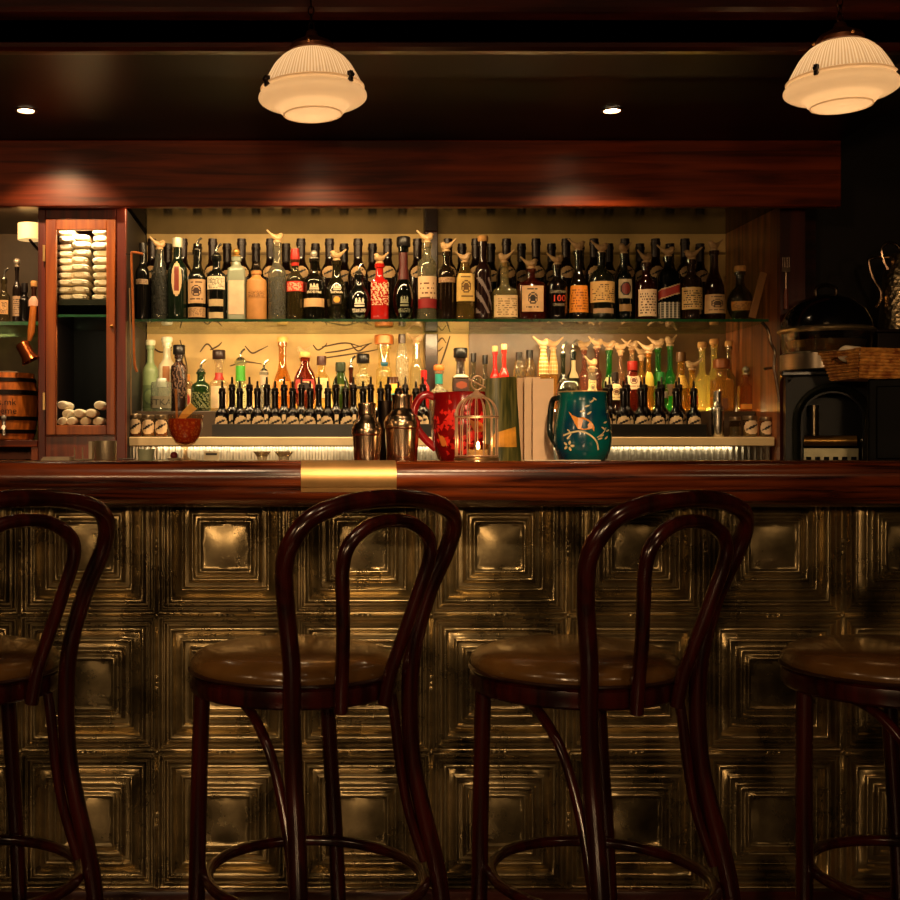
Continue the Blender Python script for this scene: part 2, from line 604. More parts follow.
def bottle(px, D, w, ytop, zb, kind, sh, gl, cap, labels, phrase, ex=2.0, ys=1.0, nr=None, group=None, texts=(), name='liquor_bottle', cat='bottle', flip=None, neck=None):
    R = SZ(w, D) / 2
    x = WX(px, D)
    Ht = WZ(ytop, D) - zb
    ck = cap.split(':')[0]
    H = max(.05, Ht - CAPH[ck])
    nr = nr or min(.0135, .42 * R)
    prof = profile(kind, H, R, sh, nr)
    root = thing(name, phrase, cat, (x, D, zb), 0, group)
    body = MB().lathe(prof, 22, ex=ex, ys=ys, R=R)
    bm = gl if not isinstance(gl, str) else glass(gl, body=.24)
    body.build('glass_body', bm, root)
    if cap != 'none': add_cap(cap, H, nr, root, RND.random() < .4 if flip is None else flip, gl)
    Df = D - R
    for k, (st, y0, y1, lw, base, ink, acc) in enumerate(labels):
        z1 = WZ(y0, Df) - zb; z0 = WZ(y1, Df) - zb
        mb = MB()
        add_label(mb, prof, ex, ys, R, z0, z1, SZ(lw, Df) / 2, st, hash((px, k)) % 1000)
        mb.build('paper_label' if st not in ('crown', 'tribal', 'leaf') else 'printed_design', [mat(base, .55), mat(ink, .6), mat(acc, .5)], root)
    for txt, yc, hp, colr in texts:
        mb = MB()
        wrap_text(mb, txt, prof, ex, ys, R, WZ(yc, Df) - zb, SZ(hp, Df))
        mb.build('lettering', mat(colr, .5), root)
    if neck:
        y0, y1, c = neck
        z1 = WZ(y0, D) - zb; z0 = WZ(y1, D) - zb
        MB().lathe([(interp(prof, z0) + .001, z0), (interp(prof, (z0 + z1) / 2) + .001, (z0 + z1) / 2), (interp(prof, min(z1, H * .93)) + .001, z1)], 14).build('neck_sleeve', mat(c, .4), root)
    ALLB.append((x, D, R * max(1, 1.0), phrase))
    return root


# ------------------------------------------------------------------ the setting
XL, XR = -2.6, 3.4
YB = 4.42
struct('floor', MB().box(XL, XR, -1.6, YB + .1, -.05, 0), wood('140a06', '2a160c', 'x', .4, .2))
struct('ceiling', MB().box(XL, XR, -1.6, YB + .1, 3.0, 3.05), mat('14100c', .7))
struct('wall_left', MB().box(XL - .08, XL, -1.6, YB + .1, 0, 3.0), mat('180d08', .6))
struct('wall_right', MB().box(XR, XR + .08, -1.6, YB + .1, 0, 3.0), mat('0d0806', .6))
struct('wall_back', MB().box(XL, XR, YB, YB + .1, 0, 3.0), mat('1a100a', .6))

# canopy over the back bar
SOF_Z = 2.142
SF, FA = 2.96, 3.80
XCAN = 1.715
struct('trim_1', MB().box(XL, XCAN, SF, YB, SOF_Z, SOF_Z + .14), mat('080605', .35, 0, .2, 12, spec=.15))
mb = MB()
prof = [(SF, SOF_Z - .004), (SF - .012, SOF_Z - .002), (SF - .02, SOF_Z + .006), (SF - .02, SOF_Z + .016), (SF - .01, SOF_Z + .022), (SF, SOF_Z + .024), (SF, SOF_Z + .078),
        (SF - .012, SOF_Z + .082), (SF - .024, SOF_Z + .09), (SF - .03, SOF_Z + .1), (SF - .03, SOF_Z + .118), (SF + .01, SOF_Z + .118), (SF + .01, SOF_Z - .004)]
mb.prism(prof, XL, XCAN + .02, axis='x')
struct('trim_2', mb, wood('2a0c06', '4a190d', 'x', .3, .3), sharp=25)
struct('trim_3', MB().box(XL, XCAN, SF + .01, SF + .05, SOF_Z + .118, 2.6), DARKWOOD)
# wide wooden fascia under it
struct('trim_4', MB().box(XL, XCAN, FA, FA + .035, WZ(206.5, FA), SOF_Z), REDWOOD, bevel=.004)
struct('trim_5', MB().box(XCAN, XCAN + .09, 4.2, YB, 1.116, SOF_Z), DARKWOOD)
# glossy underside above the bottles
struct('trim_6', MB().box(-.561, 1.56, FA + .035, 4.40, 1.952, 1.972), mat('1c160c', .12, .0, .25, 10, spec=.1))
struct('trim_7', MB().box(XL, -.845, FA + .035, 4.40, 1.952, 1.972), mat('3a2c1e', .3, 0))

# back panels of the shelf recess: cream paper with drawn branches and birds
wp = MB()
ZC = 1.2026       # back counter
ZST = 1.293       # raised step
ZS = 1.594        # upper glass shelf
YP = 4.40
wp.box(-.561, 1.56, YP, YP + .018, 1.0, 1.952)
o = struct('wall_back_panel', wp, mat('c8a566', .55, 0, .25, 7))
mb = MB()


def stroke(pts, w=.004, y=YP - .001):
    P = smooth_path([(WX(a, YP), 0, WZ(b, YP)) for a, b in pts], 6)
    L = []
    for i, p in enumerate(P):
        d = (P[min(i + 1, len(P) - 1)] - P[max(i - 1, 0)]).normalized()
        n = Vector((-d.z, 0, d.x))
        t = i / (len(P) - 1)
        ww = w * (.5 + .5 * math.sin(PI * min(1, t + .1)))
        L.append([(p.x + n.x * ww / 2, y, p.z + n.z * ww / 2), (p.x - n.x * ww / 2, y, p.z - n.z * ww / 2)])
    mb.grid(L)


for pts in ([(200, 352), (207, 344), (213, 350), (216, 356)], [(210, 350), (218, 346), (222, 342)], [(325, 353), (345, 350), (372, 343)], [(322, 347), (345, 343), (362, 347)],
            [(313, 345), (318, 350), (325, 346), (327, 343)], [(350, 343), (358, 351), (366, 346), (371, 343)], [(325, 358), (345, 355), (365, 352), (380, 349)],
            [(433, 335), (437, 342), (442, 338), (446, 343)], [(433, 345), (438, 351), (443, 347)], [(450, 336), (444, 355), (436, 376)], [(230, 366), (245, 362), (262, 364)],
            [(180, 340), (186, 362), (188, 380)], [(172, 345), (166, 358)], [(245, 346), (252, 353), (260, 350), (268, 346)], [(380, 352), (383, 372), (378, 385)], [(150, 345), (160, 352), (172, 350)]):
    stroke(pts, .006)
mb.build('wallpaper_drawing', mat('4a3418', .7), o, smooth=False)
struct('trim_13', MB().box(WX(469, YP - .006), 1.56, YP - .006, YP - .0015, ZST, WZ(333.5, YP - .006)), mat('5e4424', .35, 0, .35, 9))
# a horizontal ledge line behind the wine bottles and the post between the bays
struct('trim_8', MB().box(-.561, 1.56, YP - .006, YP, WZ(255, YP), WZ(252.5, YP)), mat('8a6a38', .5))
px0, px1 = WX(424.5, 4.36), WX(437.5, 4.36)
struct('trim_9', MB().box(px0, px1, 4.345, YP, ZC, ZS - .012), DARKWOOD, bevel=.003)
struct('trim_10', MB().box(px0, px1, 4.345, YP, ZS, 1.952), DARKWOOD, bevel=.003)
# right return of the recess and its stile
struct('trim_11', MB().box(1.56, 1.60, 3.92, YB, .9, 1.952), PANELWOOD)
struct('trim_12', MB().box(1.558, 1.64, 3.895, 3.92, .9, 1.952), wood('2a0d06', '4a1a0c', 'z', .35, .3))
# left bay back panel
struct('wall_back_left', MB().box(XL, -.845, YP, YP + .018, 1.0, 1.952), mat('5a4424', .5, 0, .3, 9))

# ------------------------------------------------------------------ back counter
bc = thing('back_counter', 'long cream-edged back bar counter with lit ribbed steel front under the bottles', 'counter', (.5, 4.1, 0))
def loc(o): return -o.location.x, -o.location.y


ox, oy = -.5, -4.1
MB().box(-.561 + ox, 1.555 + ox, 3.93 + oy, YP - .004 + oy, ZC - .03, ZC).build('worktop', mat('f0d6a2', .4, 0, .12, 9), bc, bevel=.003)
mb = MB()
n = 420
x0, x1 = -.561, 1.555
rows = []
zt, zbm = ZC - .03, .92
for z in (zt, zbm):
    rows.append([(x0 + (x1 - x0) * i / n + ox, 3.962 + (.004 if i % 4 in (0, 1) else 0) + oy, z) for i in range(n + 1)])
mb.grid(rows[::-1])
mb.box(x0 + ox, x1 + ox, 3.97 + oy, 4.0 + oy, .02, zt)
mb.build('ribbed_steel_front', mat('b4ac98', .3, 1, .1, 8), bc, smooth=False)
MB().box(-.561 + ox, 1.555 + ox, 4.10 + oy, YP - .004 + oy, ZC + .0005, ZST).build('raised_step', mat('3a2a1a', .4), bc, bevel=.002)
MB().box(-.561 + ox, 1.555 + ox, 4.002 + oy, YP - .004 + oy, 0, ZC - .032).build('cabinet_base', DARKWOOD, bc)

# glass shelves
gs = MB().box(-.560, 1.553, 3.98, YP - .007, ZS - .009, ZS).build('glass_shelf', [glass('b8d4b0', .08, .6)])
tag(gs, 'long green-edged glass shelf holding the upper row of bottles', 'shelf')
mb = MB().box(-.560, 1.553, 3.9765, 3.98, ZS - .009, ZS); mb.build('polished_edge', mat('0c3c1c', .2, 0, .3, 40, coat=.2), gs)
gl2 = MB().box(XL + .01, -.846, 3.98, YP - .001, ZS - .02, ZS - .008).build('glass_shelf', [glass('b8d4b0', .08, .6)])
tag(gl2, 'short glass shelf left of the towel cabinet at the picture edge', 'shelf')
MB().box(XL + .01, -.846, 3.9765, 3.98, ZS - .02, ZS - .008).build('polished_edge', mat('1d5a34', .2, 0, .3, 40, coat=.4), gl2)
ZSL = ZS - .008

# ------------------------------------------------------------------ upper shelf: wine bottles at the back
DK = mat('0c0a08', .12, 0, 0, coat=.3)
WINE = mat('140a08', .1, 0, 0, coat=.5)
FOIL = mat('1c0c0a', .4, .3, .1)
ORD = 'first second third fourth fifth sixth seventh eighth ninth tenth eleventh twelfth thirteenth fourteenth fifteenth sixteenth seventeenth eighteenth nineteenth twentieth twenty-first twenty-second twenty-third twenty-fourth'.split()


def make_wine(Dw):
    zt = WZ(240, Dw if Dw < 4.25 else 4.26) - ZS
    R = .036
    prof = profile('wine', .304, R, .6, .0145)
    root = thing('wine_bottle', 'x', 'bottle', (0, 0, ZS), 0, 'dark wine bottles in the upper back row')
    MB().lathe(prof, 20).build('glass_body', WINE, root)
    MB().lathe([(.0152, .24), (.0152, .283), (.0172, .2835), (.0172, .294), (.0155, .2945), (.0155, .3055), (0, .3056)], 16).build('foil_capsule', FOIL, root)
    mb = MB(); add_label(mb, prof, 2, 1, R, .165, .207, .026, 'bird', 3, 14, 12)
    mb.build('paper_label', [mat('b89468', .55), mat('1a100a', .6), CREAM], root)
    return root


wx_left = [152, 168, 183, 197.5, 212.7, 227, 241.6, 256, 270.5, 286, 301, 315.5, 329.5, 344, 358, 372.5, 387.5, 402.7, 417.5]
wx_right = [448, 462, 476, 491, 506.5, 521.5, 536, 551.5, 566, 580, 594, 609, 625, 640, 655.5, 670, 685, 700]
wine0 = None
for side, lst in (('left', wx_left), ('right', wx_right)):
    for i, px in enumerate(lst):
        Dw = 4.205 if i % 2 == 0 else 4.305
        if wine0 is None:
            wine0 = make_wine(Dw); o = wine0
        else:
            o = copy_tree(wine0)
        o.location = (WX(px, Dw), Dw, ZS)
        o['label'] = '%s dark wine bottle from left in the upper back row %s of the post' % (ORD[i], side)

# ------------------------------------------------------------------ upper shelf: front row
D1 = 4.07
B = bottle
WH, INK = 'd8c098', '2a1a10'
LAB = 'd0b080'
GD = '1c2a1c'
up = [
 (142.5, 14, 243, 'std', .62, DK, 'cap', [('text', 279, 284, 12, 'b09070', INK, INK)], 'black bottle with a small pale band at the far left of the upper shelf', {}),
 (159.5, 17, 237, 'straight', .66, '8a8a80', 'bird', [('tribal', 266, 314, 17, WH, '1a1a16', INK)], 'clear bottle with dark scrolling print and a bird pourer, upper shelf', {}),
 (177.5, 20, 238, 'std', .62, mat('0f1a10', .1, 0, 0, coat=.5), 'cap:c0b8a0', [('oval', 261, 296, 10, 'c8a87c', INK, '7a2a1a')], 'dark green bottle with a tall oval label on the upper shelf', {}),
 (197, 18, 238, 'std', .60, '3a3a2c', 'spout', [('emblem', 279, 303, 17, 'c09a70', '3a2014', INK), ('text', 307, 317, 17, 'b08a60', '3a2014', INK)], 'dark bottle with beige crest label and metal pourer on the upper shelf', {}),
 (216.5, 20, 244, 'sharp', .70, '2c302c', 'spout', [('text', 276, 289, 17, 'd8c8a8', '201810', INK), ('plain', 299, 306, 14, 'b8a078', INK, INK), ('plain', 312, 318, 14, 'b8a078', INK, INK)], 'smoky square-shouldered bottle with a white upper label and silver bands', {}),
 (236.5, 18, 248, 'sharp', .80, mat('8a907c', .3, 0, .06, 30, coat=.3), 'ball:c89a50', [('plain', 280, 314, 12, 'd8b898', '9a7050', INK)], 'pale grey-green square bottle with a tall pinkish label', dict(ex=6, ys=.8)),
 (256.5, 20.5, 262, 'sharp', .80, mat('b07a40', .55, 0, .12, 30), 'ball:3a3028', [('text', 290, 297, 18, 'b07a40', '2a160a', INK)], 'tan stoneware bottle with dark lettering and a metal stopper', {}),
 (277, 18, 230, 'std', .60, 'b8b4a0', 'bird', [('tribal', 277, 315, 16, WH, '3a3a34', INK)], 'tall clear bottle with faint print and a raised bird pourer near the red-necked bottle', {}),
 (295, 17, 247, 'std', .66, '6a5a30', 'spout', [('text', 281, 291, 17, 'c02a18', 'e8c8a0', INK)], 'olive bottle with red neck sleeve and red band on the upper shelf', dict(neck=(249, 266, 'b82216'))),
 (314, 21, 250, 'std', .62, '2e2a1c', 'ball:c8c0b0', [('crown', 281, 293, 14, WH, 'd0c0a0', INK), ('plain', 298, 306.5, 20, 'c8a070', INK, INK)], 'dark bottle with a white crown print above a beige band', {}),
 (336.5, 22, 248, 'round', .76, '4a4428', 'bird', [('crown', 282, 293, 12, WH, 'd0c0a0', INK), ('dot', 295, 304, 9, '3a2a14', 'c89040', 'e0a040')], 'round olive bottle with a white crown print and golden dot', {}),
 (359, 23, 263, 'round', .80, mat('0a0a08', .12, 0, 0, coat=.5), 'spout', [('crown', 294, 312, 15, WH, 'e0d4bc', INK)], 'squat black globe bottle with white crown print on the upper shelf', {}),
 (379.5, 18, 251, 'sharp', .68, mat('a81a14', .12, 0, .15, 30, coat=.6), 'bird', [('tribal', 282, 305, 15, WH, 'e0b890', INK)], 'bright red bottle with pale floral print and bird pourer', dict(ex=5)),
 (403.5, 22, 237, 'round', .60, '20241c', 'big', [('crown', 292, 312, 13, WH, '8a8a70', INK)], 'dark skull-shaped bottle with black cap and dark red neck', dict(neck=(253, 280, '4a1410'))),
 (427, 19, 230, 'sharp', .74, 'c0b898', 'bird', [('base', 276, 308, 18, 'dcb890', '6a3a24', '8a1a1c')], 'tall clear bottle with cream label and dark red foot band beside the post', {}),
 (446.5, 17, 239, 'std', .66, '4a3420', 'bird', [('text', 277, 282, 16, 'b89068', '3a1410', INK)], 'slim brown bottle with a thin collar label right of the post', {}),
 (465, 18, 250, 'straight', .72, 'b09048', 'bird', [('emblem', 273, 301, 16, 'd8b060', '6a4a1c', INK)], 'square gold bottle with a gilt label and bird pourer', dict(ex=5)),
 (483, 17, 236, 'std', .60, mat('20100e', .12, 0, 0, coat=.5), 'cork', [('leaf', 277, 313, 16, WH, '7a6a66', INK)], 'dark plum bottle with pale leaf print and cork top', {}),
 (504.5, 24, 250, 'sharp', .52, 'd0c088', 'bird', [('text', 295, 317, 20, 'd8b888', '8a6a40', INK)], 'squat clear decanter with a broad cream label and long neck', dict(ex=4)),
 (531, 28, 256, 'std', .66, '7a2c10', 'bird', [('emblem', 285, 311, 18, 'd0a878', '1a100c', '1a100c')], 'broad amber whiskey flask with cream label and black square emblem', dict(ex=4, ys=.7)),
 (557, 21, 252, 'std', .62, '2c2014', 'bird', [('text', 290, 293, 17, '2c2014', 'b0a080', INK), ('text', 303, 306, 12, '2c2014', 'a89878', INK)], 'dark whiskey bottle printed with 100 in red on the upper shelf', dict(texts=[('100', 298, 6.5, 'd03820')])),
 (578.5, 19, 238, 'bell', .52, '3a2c14', 'bird', [('text', 285, 312, 19, 'e08a28', '8a4a10', INK)], 'dark tapering bottle with a bright orange label', {}),
 (601.5, 25, 240, 'std', .62, '3a3c28', 'bird', [('text', 281, 302, 24, 'c8a060', '4a3018', INK), ('plain', 308, 313, 20, '9a7a58', INK, INK)], 'wide dark bottle with a large tan label and spread-tail bird pourer', {}),
 (624, 16, 241, 'std', .62, '14201a', 'bird', [('dot', 279, 298, 13, 'a89878', '1a1a14', '6a2018'), ('plain', 304, 311, 12, '8a6a3c', INK, INK)], 'slim dark bottle with a round pale logo on the upper shelf', {}),
 (646, 21, 250, 'sharp', .66, '5a2410', 'bird', [('text', 289, 316, 18, 'd8bc98', '4a2c1c', INK)], 'brown bottle with a tall white label and bird pourer, upper shelf', {}),
 (668, 20, 244, 'sharp', .74, '18201c', 'bird', [('slash', 282, 300, 20, '8a2418', 'b8a078', INK), ('plaid', 302, 318, 20, '3a3a30', 'b8b0a0', '7a7468')], 'dark square bottle with slanted label above a plaid foot', dict(ex=5)),
 (691, 21, 247, 'sharp', .68, '5a3a18', 'bird', [('text', 287, 309, 20, 'c8a468', '1a1008', INK)], 'amber bottle with a tan label and dark brush lettering', {}),
 (714, 22, 238, 'bell', .50, '4a1c0c', 'bird', [('emblem', 294, 313, 21, 'c8a070', '4a3420', INK)], 'brown tapering bottle with a landscape label, second from right on the upper shelf', {}),
 (740, 25, 266, 'round', .72, '5a4a24', 'cork', [('text', 301, 310, 22, 'b88038', '4a2a10', INK)], 'rightmost bottle on the upper shelf, squat clear with gold label and cork', {}),
]
for (px, w, yt, kind, sh, gl, cap, labs, ph, kw) in up:
    bottle(px, D1, w, yt, ZS, kind, sh, gl, cap, labs, ph, group='liquor bottles in the upper front row', **kw)

# ------------------------------------------------------------------ lower shelf: bottles on the raised step
DA, DB = 4.165, 4.29
GREEN = '1e5a24'
BRIGHT = '18a03a'
low = [
 (150.5, 16, 340, DB, 'std', .60, mat('7a8a60', .4, 0, .1, 30), 'cork:c8c0a0', [('dot', 385, 408, 15, '5a6a44', '44543a', '6a7a50')], 'frosted sage green bottle at the far left of the lower shelf', {}),
 (167, 18, 337, DB, 'std', .62, mat('d8ccae', .3, 0, .05, 30, coat=.3), 'cork:e0d8c0', [('plain', 366, 388, 7, '9a6030', INK, INK)], 'milk white bottle with a narrow brown label, lower shelf', {}),
 (161.5, 20, 378, DA, 'sharp', .92, 'c8ccc0', 'cap:d0d0c8', [('plain', 396, 408, 18, '6a6250', '1c1812', INK)], 'short clear bottle with grey label in front of the milk white bottle', dict(ex=5, texts=[('STKA', 402, 6, '14100c')])),
 (179, 17, 345, DB, 'sharp', .78, mat('241410', .25, 0, .3, 60), 'big', [('tribal', 362, 398, 16, WH, '5c4030', INK)], 'dark brown bottle with pale scrolling print, lower shelf left', {}),
 (186, 14, 374, DA, 'sharp', .82, 'c8b088', 'cap:b8742c', [('dot', 389, 410, 13, 'e0c8a0', 'c0a070', 'b01c18')], 'small bottle with white label and red disc, behind the cocktail', {}),
 (201, 20, 360, DA, 'std', .62, '2c5a2a', 'spout', [('tribal', 392, 410, 18, WH, '5a5a38', INK)], 'deep green bottle with dark printed foot, lower shelf', {}),
 (219, 19, 350, DB, 'sharp', .55, 'e0d0b0', 'big:301c18', [('plain', 386, 408, 15, 'dcbc98', INK, INK)], 'clear bottle with peach label and red collar, lower shelf', dict(neck=(373, 380, 'a81c14'))),
 (240.5, 18, 349, DB, 'sharp', .5, 'd8dcb0', 'spout', [('text', 388, 408, 12, 'd8d098', '8a8a58', INK)], 'clear bottle with bright green neck sleeve and metal pourer', dict(neck=(366, 381, '3c9a24'), nr=.0165)),
 (264, 17, 360, DA, 'sharp', .55, 'c0c0b4', 'spout', [('tribal', 389, 408, 14, WH, '6a6860', INK)], 'clear bottle with a brushed silver neck, lower shelf', dict(neck=(371, 385, 'b09880'))),
 (282.5, 22, 337, DB, 'bell', .42, 'd89a3c', 'cork:d8b060', [('plain', 381, 396, 16, 'd87c20', INK, INK)], 'amber long-necked bottle with orange label, lower shelf', {}),
 (305, 24, 352, DA, 'round', .86, '9a3418', 'cork', [('dot', 379, 393, 19, '8a1c10', 'd8b080', '1c0c08')], 'round red flask with a black oval label, lower shelf', dict(ys=.6)),
 (303, 15, 344, DB, 'std', .5, 'e8d49a', 'bird', [('dot', 372, 380, 11, 'e8e0c8', '1a1a1a', 'e8e0c8')], 'clear pale bottle with a bird pourer behind the round red flask', {}),
 (321.5, 17, 356, DB, 'std', .6, 'ecd48c', 'cap:401c10', [('plain', 378, 398, 13, 'e4cc90', INK, INK)], 'clear straw-coloured bottle between the red and green round flasks', {}),
 (340.5, 18, 362, DA, 'round', .82, mat('28380f', .15, 0, .1, 30, coat=.4), 'cap:28301c', [('plain', 384, 386, 12, '7a6a30', INK, INK)], 'dark olive round flask on the lower shelf', dict(ys=.6)),
 (351, 10, 356, DB, 'std', .5, '6a2a14', 'spout', [], 'slim brown bottle just behind the olive round flask', {}),
 (363, 18, 354, DB, 'sharp', .74, 'e4d8a8', 'big', [('tribal', 368, 386, 15, WH, 'a89868', INK), ('plain', 386, 389, 17, '241c14', INK, INK)], 'clear textured bottle with a black cap and belt, above the small shaker', {}),
 (384, 16, 335, DB, 'sharp', .62, 'ead890', 'big:b8682c', [('plain', 362, 366, 9, '1c5a70', INK, INK)], 'pale bottle with a large terracotta stopper, lower shelf', dict(nr=.0195)),
 (393.5, 19, 377, DA, 'round', .92, mat('4a2c18', .25, 0, .1), 'none', [('dot', 381, 393, 15, 'e8a020', 'e8a020', 'f0b030'), ('plain', 393, 402, 16, '1c8a80', INK, INK)], 'round bottle with yellow and teal label between the shakers', dict(ys=.6)),
 (402, 13, 334, DB, 'straight', .7, 'e4dcc0', 'cap:3a2a20', [('tribal', 350, 380, 10, WH, '9a8a68', INK)], 'tall narrow clear bottle with a dark cap left of the post, lower shelf', dict(ex=4)),
 (416.5, 14, 332, DB, 'straight', .62, 'e0d4a8', 'bird', [], 'tall clear bottle with bird pourer next to the lower post', {}),
 (424, 11, 370, DA, 'std', .6, mat('a01414', .15, 0, .1, coat=.4), 'cap:b81818', [], 'slim red bottle rising behind the red jug handle', {}),
 (439, 17, 365, DA, 'sharp', .5, 'd8d0b4', 'cork:c8641c', [('tribal', 385, 408, 15, WH, '8a8468', INK)], 'clear bottle with orange stopper and teal neck above the red jug', dict(neck=(374, 384, '1c8078'))),
 (460.5, 16, 348, DA, 'sharp', .62, '5a4030', 'big:0c0c0c', [('plain', 374, 377, 15, 'c8b8a0', INK, INK), ('dot', 379, 391, 14, '2a140c', '3a1c10', '7a3418')], 'square bottle with large black cap above the birdcage', dict(ex=5, nr=.014)),
 (473.5, 10, 353, DB, 'std', .55, 'a89868', 'cap:1c1410', [('tribal', 366, 380, 8, WH, '3a2c1c', INK)], 'small dark-capped bottle, left one of two above the birdcage ring', {}),
 (485, 10, 355, DB, 'std', .55, 'a89868', 'cap:14100c', [('tribal', 366, 380, 8, WH, '3a2c1c', INK)], 'small dark-capped bottle, right one of two above the birdcage ring', {}),
 (495, 10, 346, DB, 'std', .56, mat('c81c14', .2, 0, .2, 60, coat=.4), 'cork:e0c080', [], 'small red bottle with cream top, left of a red pair', {}),
 (504, 10, 344, DA, 'std', .56, mat('d02014', .2, 0, .2, 60, coat=.4), 'cork:e0b880', [], 'small red bottle with cream top, right of a red pair', {}),
 (519, 12, 352, DA, 'straight', .7, 'd8c080', 'cap:181008', [('tribal', 358, 380, 10, WH, '2c2014', INK)], 'patterned bottle with black cap over the green menu edge', {}),
 (529.5, 12, 350, DB, 'straight', .7, 'd8b878', 'cap:181008', [('tribal', 356, 380, 11, WH, '3a2814', INK)], 'patterned bottle with black cap over the cream menus', {}),
 (543, 12, 336, DA, 'straight', .74, 'd0a050', 'bird', [('plaid', 348, 374, 10, 'c88838', '7a3c18', 'e8d8a0')], 'slender amber bottle with striped label, left of two over the cream menus', {}),
 (553, 10, 337, DB, 'straight', .74, 'd0a050', 'bird', [('plaid', 348, 374, 9, 'e0b860', '6a3418', 'e8d8a0')], 'slender amber bottle with striped label, right of two over the cream menus', {}),
 (563, 11, 342, DA, 'std', .5, '3a4420', 'spout', [], 'slim olive bottle left of the glass dome jar neck', {}),
 (573, 13, 340, DB, 'std', .55, '283c24', 'spout', [('plain', 360, 378, 9, 'b8a478', INK, INK)], 'dark green bottle behind the glass dome jar', {}),
 (584, 11, 338, DB, 'std', .55, 'b87a60', 'bird', [], 'rosy slim bottle with bird pourer above the teal jug', {}),
 (592, 19, 356, DA, 'sharp', .42, 'd8ccb0', 'bird', [('emblem', 380, 396, 18, 'd0bc80', '5a4a2c', INK)], 'clear bottle with cream label and bird pourer above the teal jug rim', {}),
 (597, 10, 336, DB, 'std', .55, '9a5030', 'bird', [], 'reddish slim bottle with bird pourer left of the bright green bottle', {}),
 (609, 14, 338, DB, 'std', .44, '169a34', 'bird', [('plain', 377, 398, 12, 'd0c490', INK, INK)], 'bright green bottle with a pale label, left of the green bottles', {}),
 (615, 13, 372, DA, 'std', .62, '3a1810', 'cap:20140c', [('emblem', 384, 400, 12, 'd4bc88', '5a3418', INK)], 'small dark brown bottle with cream label right of the teal jug', {}),
 (620.5, 9, 340, DB, 'std', .6, 'c89a70', 'bird', [], 'pale pink slim bottle behind the small brown bottle', {}),
 (632.5, 20, 361, DA, 'round', .84, '8a2414', 'cap:8a1c10', [('emblem', 371, 389, 17, 'd8b890', '5a3020', INK)], 'round red-brown bottle with a large cream label, lower shelf right', dict(ys=.6)),
 (632, 11, 338, DB, 'std', .6, 'd0b080', 'bird', [], 'clear slim bottle with bird pourer behind the round red-brown bottle', {}),
 (641.5, 9, 345, DB, 'std', .6, 'd8a850', 'bird', [], 'thin golden bottle right of the round red-brown bottle', {}),
 (648.5, 11, 341, DA, 'std', .55, 'e0a838', 'bird', [('plain', 372, 386, 8, 'e8c050', INK, INK)], 'thin golden bottle with yellow label beside the green pair', {}),
 (658, 13, 336, DB, 'std', .5, '149a30', 'bird', [('plain', 386, 398, 10, '9a8a70', INK, INK)], 'bright green bottle, left of the pair with bird pourers', {}),
 (661, 15, 372, DA, 'round', .8, '18a038', 'cap:1c6a28', [('plain', 391, 398, 10, '8a7a68', INK, INK)], 'round bright green flask in front of the green pair', {}),
 (670, 12, 334, DB, 'std', .5, '109a34', 'bird', [('plain', 384, 396, 9, '8a6a50', INK, INK)], 'bright green bottle, right of the pair with bird pourers', {}),
 (681, 17, 352, DA, 'bell', .45, 'd0a030', 'cap:5a3a18', [('text', 375, 388, 13, 'd8a840', '8a6020', INK)], 'golden yellow bottle with sloping shoulders, lower shelf right', {}),
 (692, 12, 358, DB, 'std', .5, 'e0b848', 'bird', [('plain', 396, 404, 10, 'b83020', INK, INK)], 'golden bottle with bird pourer and a red label', {}),
 (702, 14, 342, DB, 'std', .48, 'e8d888', 'cork', [], 'straw-clear bottle with cork, left of a corked pair', {}),
 (714, 14, 339, DB, 'std', .48, 'e8d888', 'cork', [], 'straw-clear bottle with cork, right of a corked pair', {}),
 (721.5, 20, 359, DA, 'sharp', .72, 'd8a850', 'big:8a4a1c', [('plain', 398, 410, 5, '6a3c18', INK, INK)], 'square clear amber bottle with a brown wooden stopper', dict(ex=5, nr=.0165)),
 (729, 13, 341, DB, 'std', .48, 'a08848', 'cork', [], 'dim clear bottle with cork behind the wooden-stoppered bottle', {}),
 (738.5, 12, 362, DB, 'sharp', .64, 'c8742c', 'ball', [], 'amber bottle with glass stopper, left of the last two on the lower shelf', dict(ex=5)),
 (745.5, 14, 366, DA, 'sharp', .68, 'd08028', 'ball', [('plain', 404, 409, 11, 'e09030', INK, INK)], 'rightmost amber square bottle on the lower shelf', dict(ex=5)),
]
placed = []
for (px, w, yt, D, kind, sh, gl, cap, labs, ph, kw) in sorted(low, key=lambda q: -q[1]):
    for Dq in sorted((4.150, 4.165, 4.2, 4.235, 4.26, 4.29, 4.32, 4.35), key=lambda q: abs(q - D)):
        rq = SZ(w, Dq) / 2
        if 4.102 < Dq - rq and Dq + rq < 4.392 and all((WX(px, Dq) - a) ** 2 + (Dq - b) ** 2 > (rq * (1.2 if 'ex' in kw else 1) + c + .002) ** 2 for a, b, c in placed): D = Dq; break
    else: print('CROWDED', px, ph)
    placed.append((WX(px, D), D, SZ(w, D) / 2 * (1.2 if 'ex' in kw else 1)))
    bottle(px, D, w, yt, ZST, kind, sh, gl, cap, labs, ph, group='liquor bottles on the lower step', **kw)

# ------------------------------------------------------------------ syrup bottles in two black racks
SYRUP = mat('080403', .14, 0, .1, spec=.4)


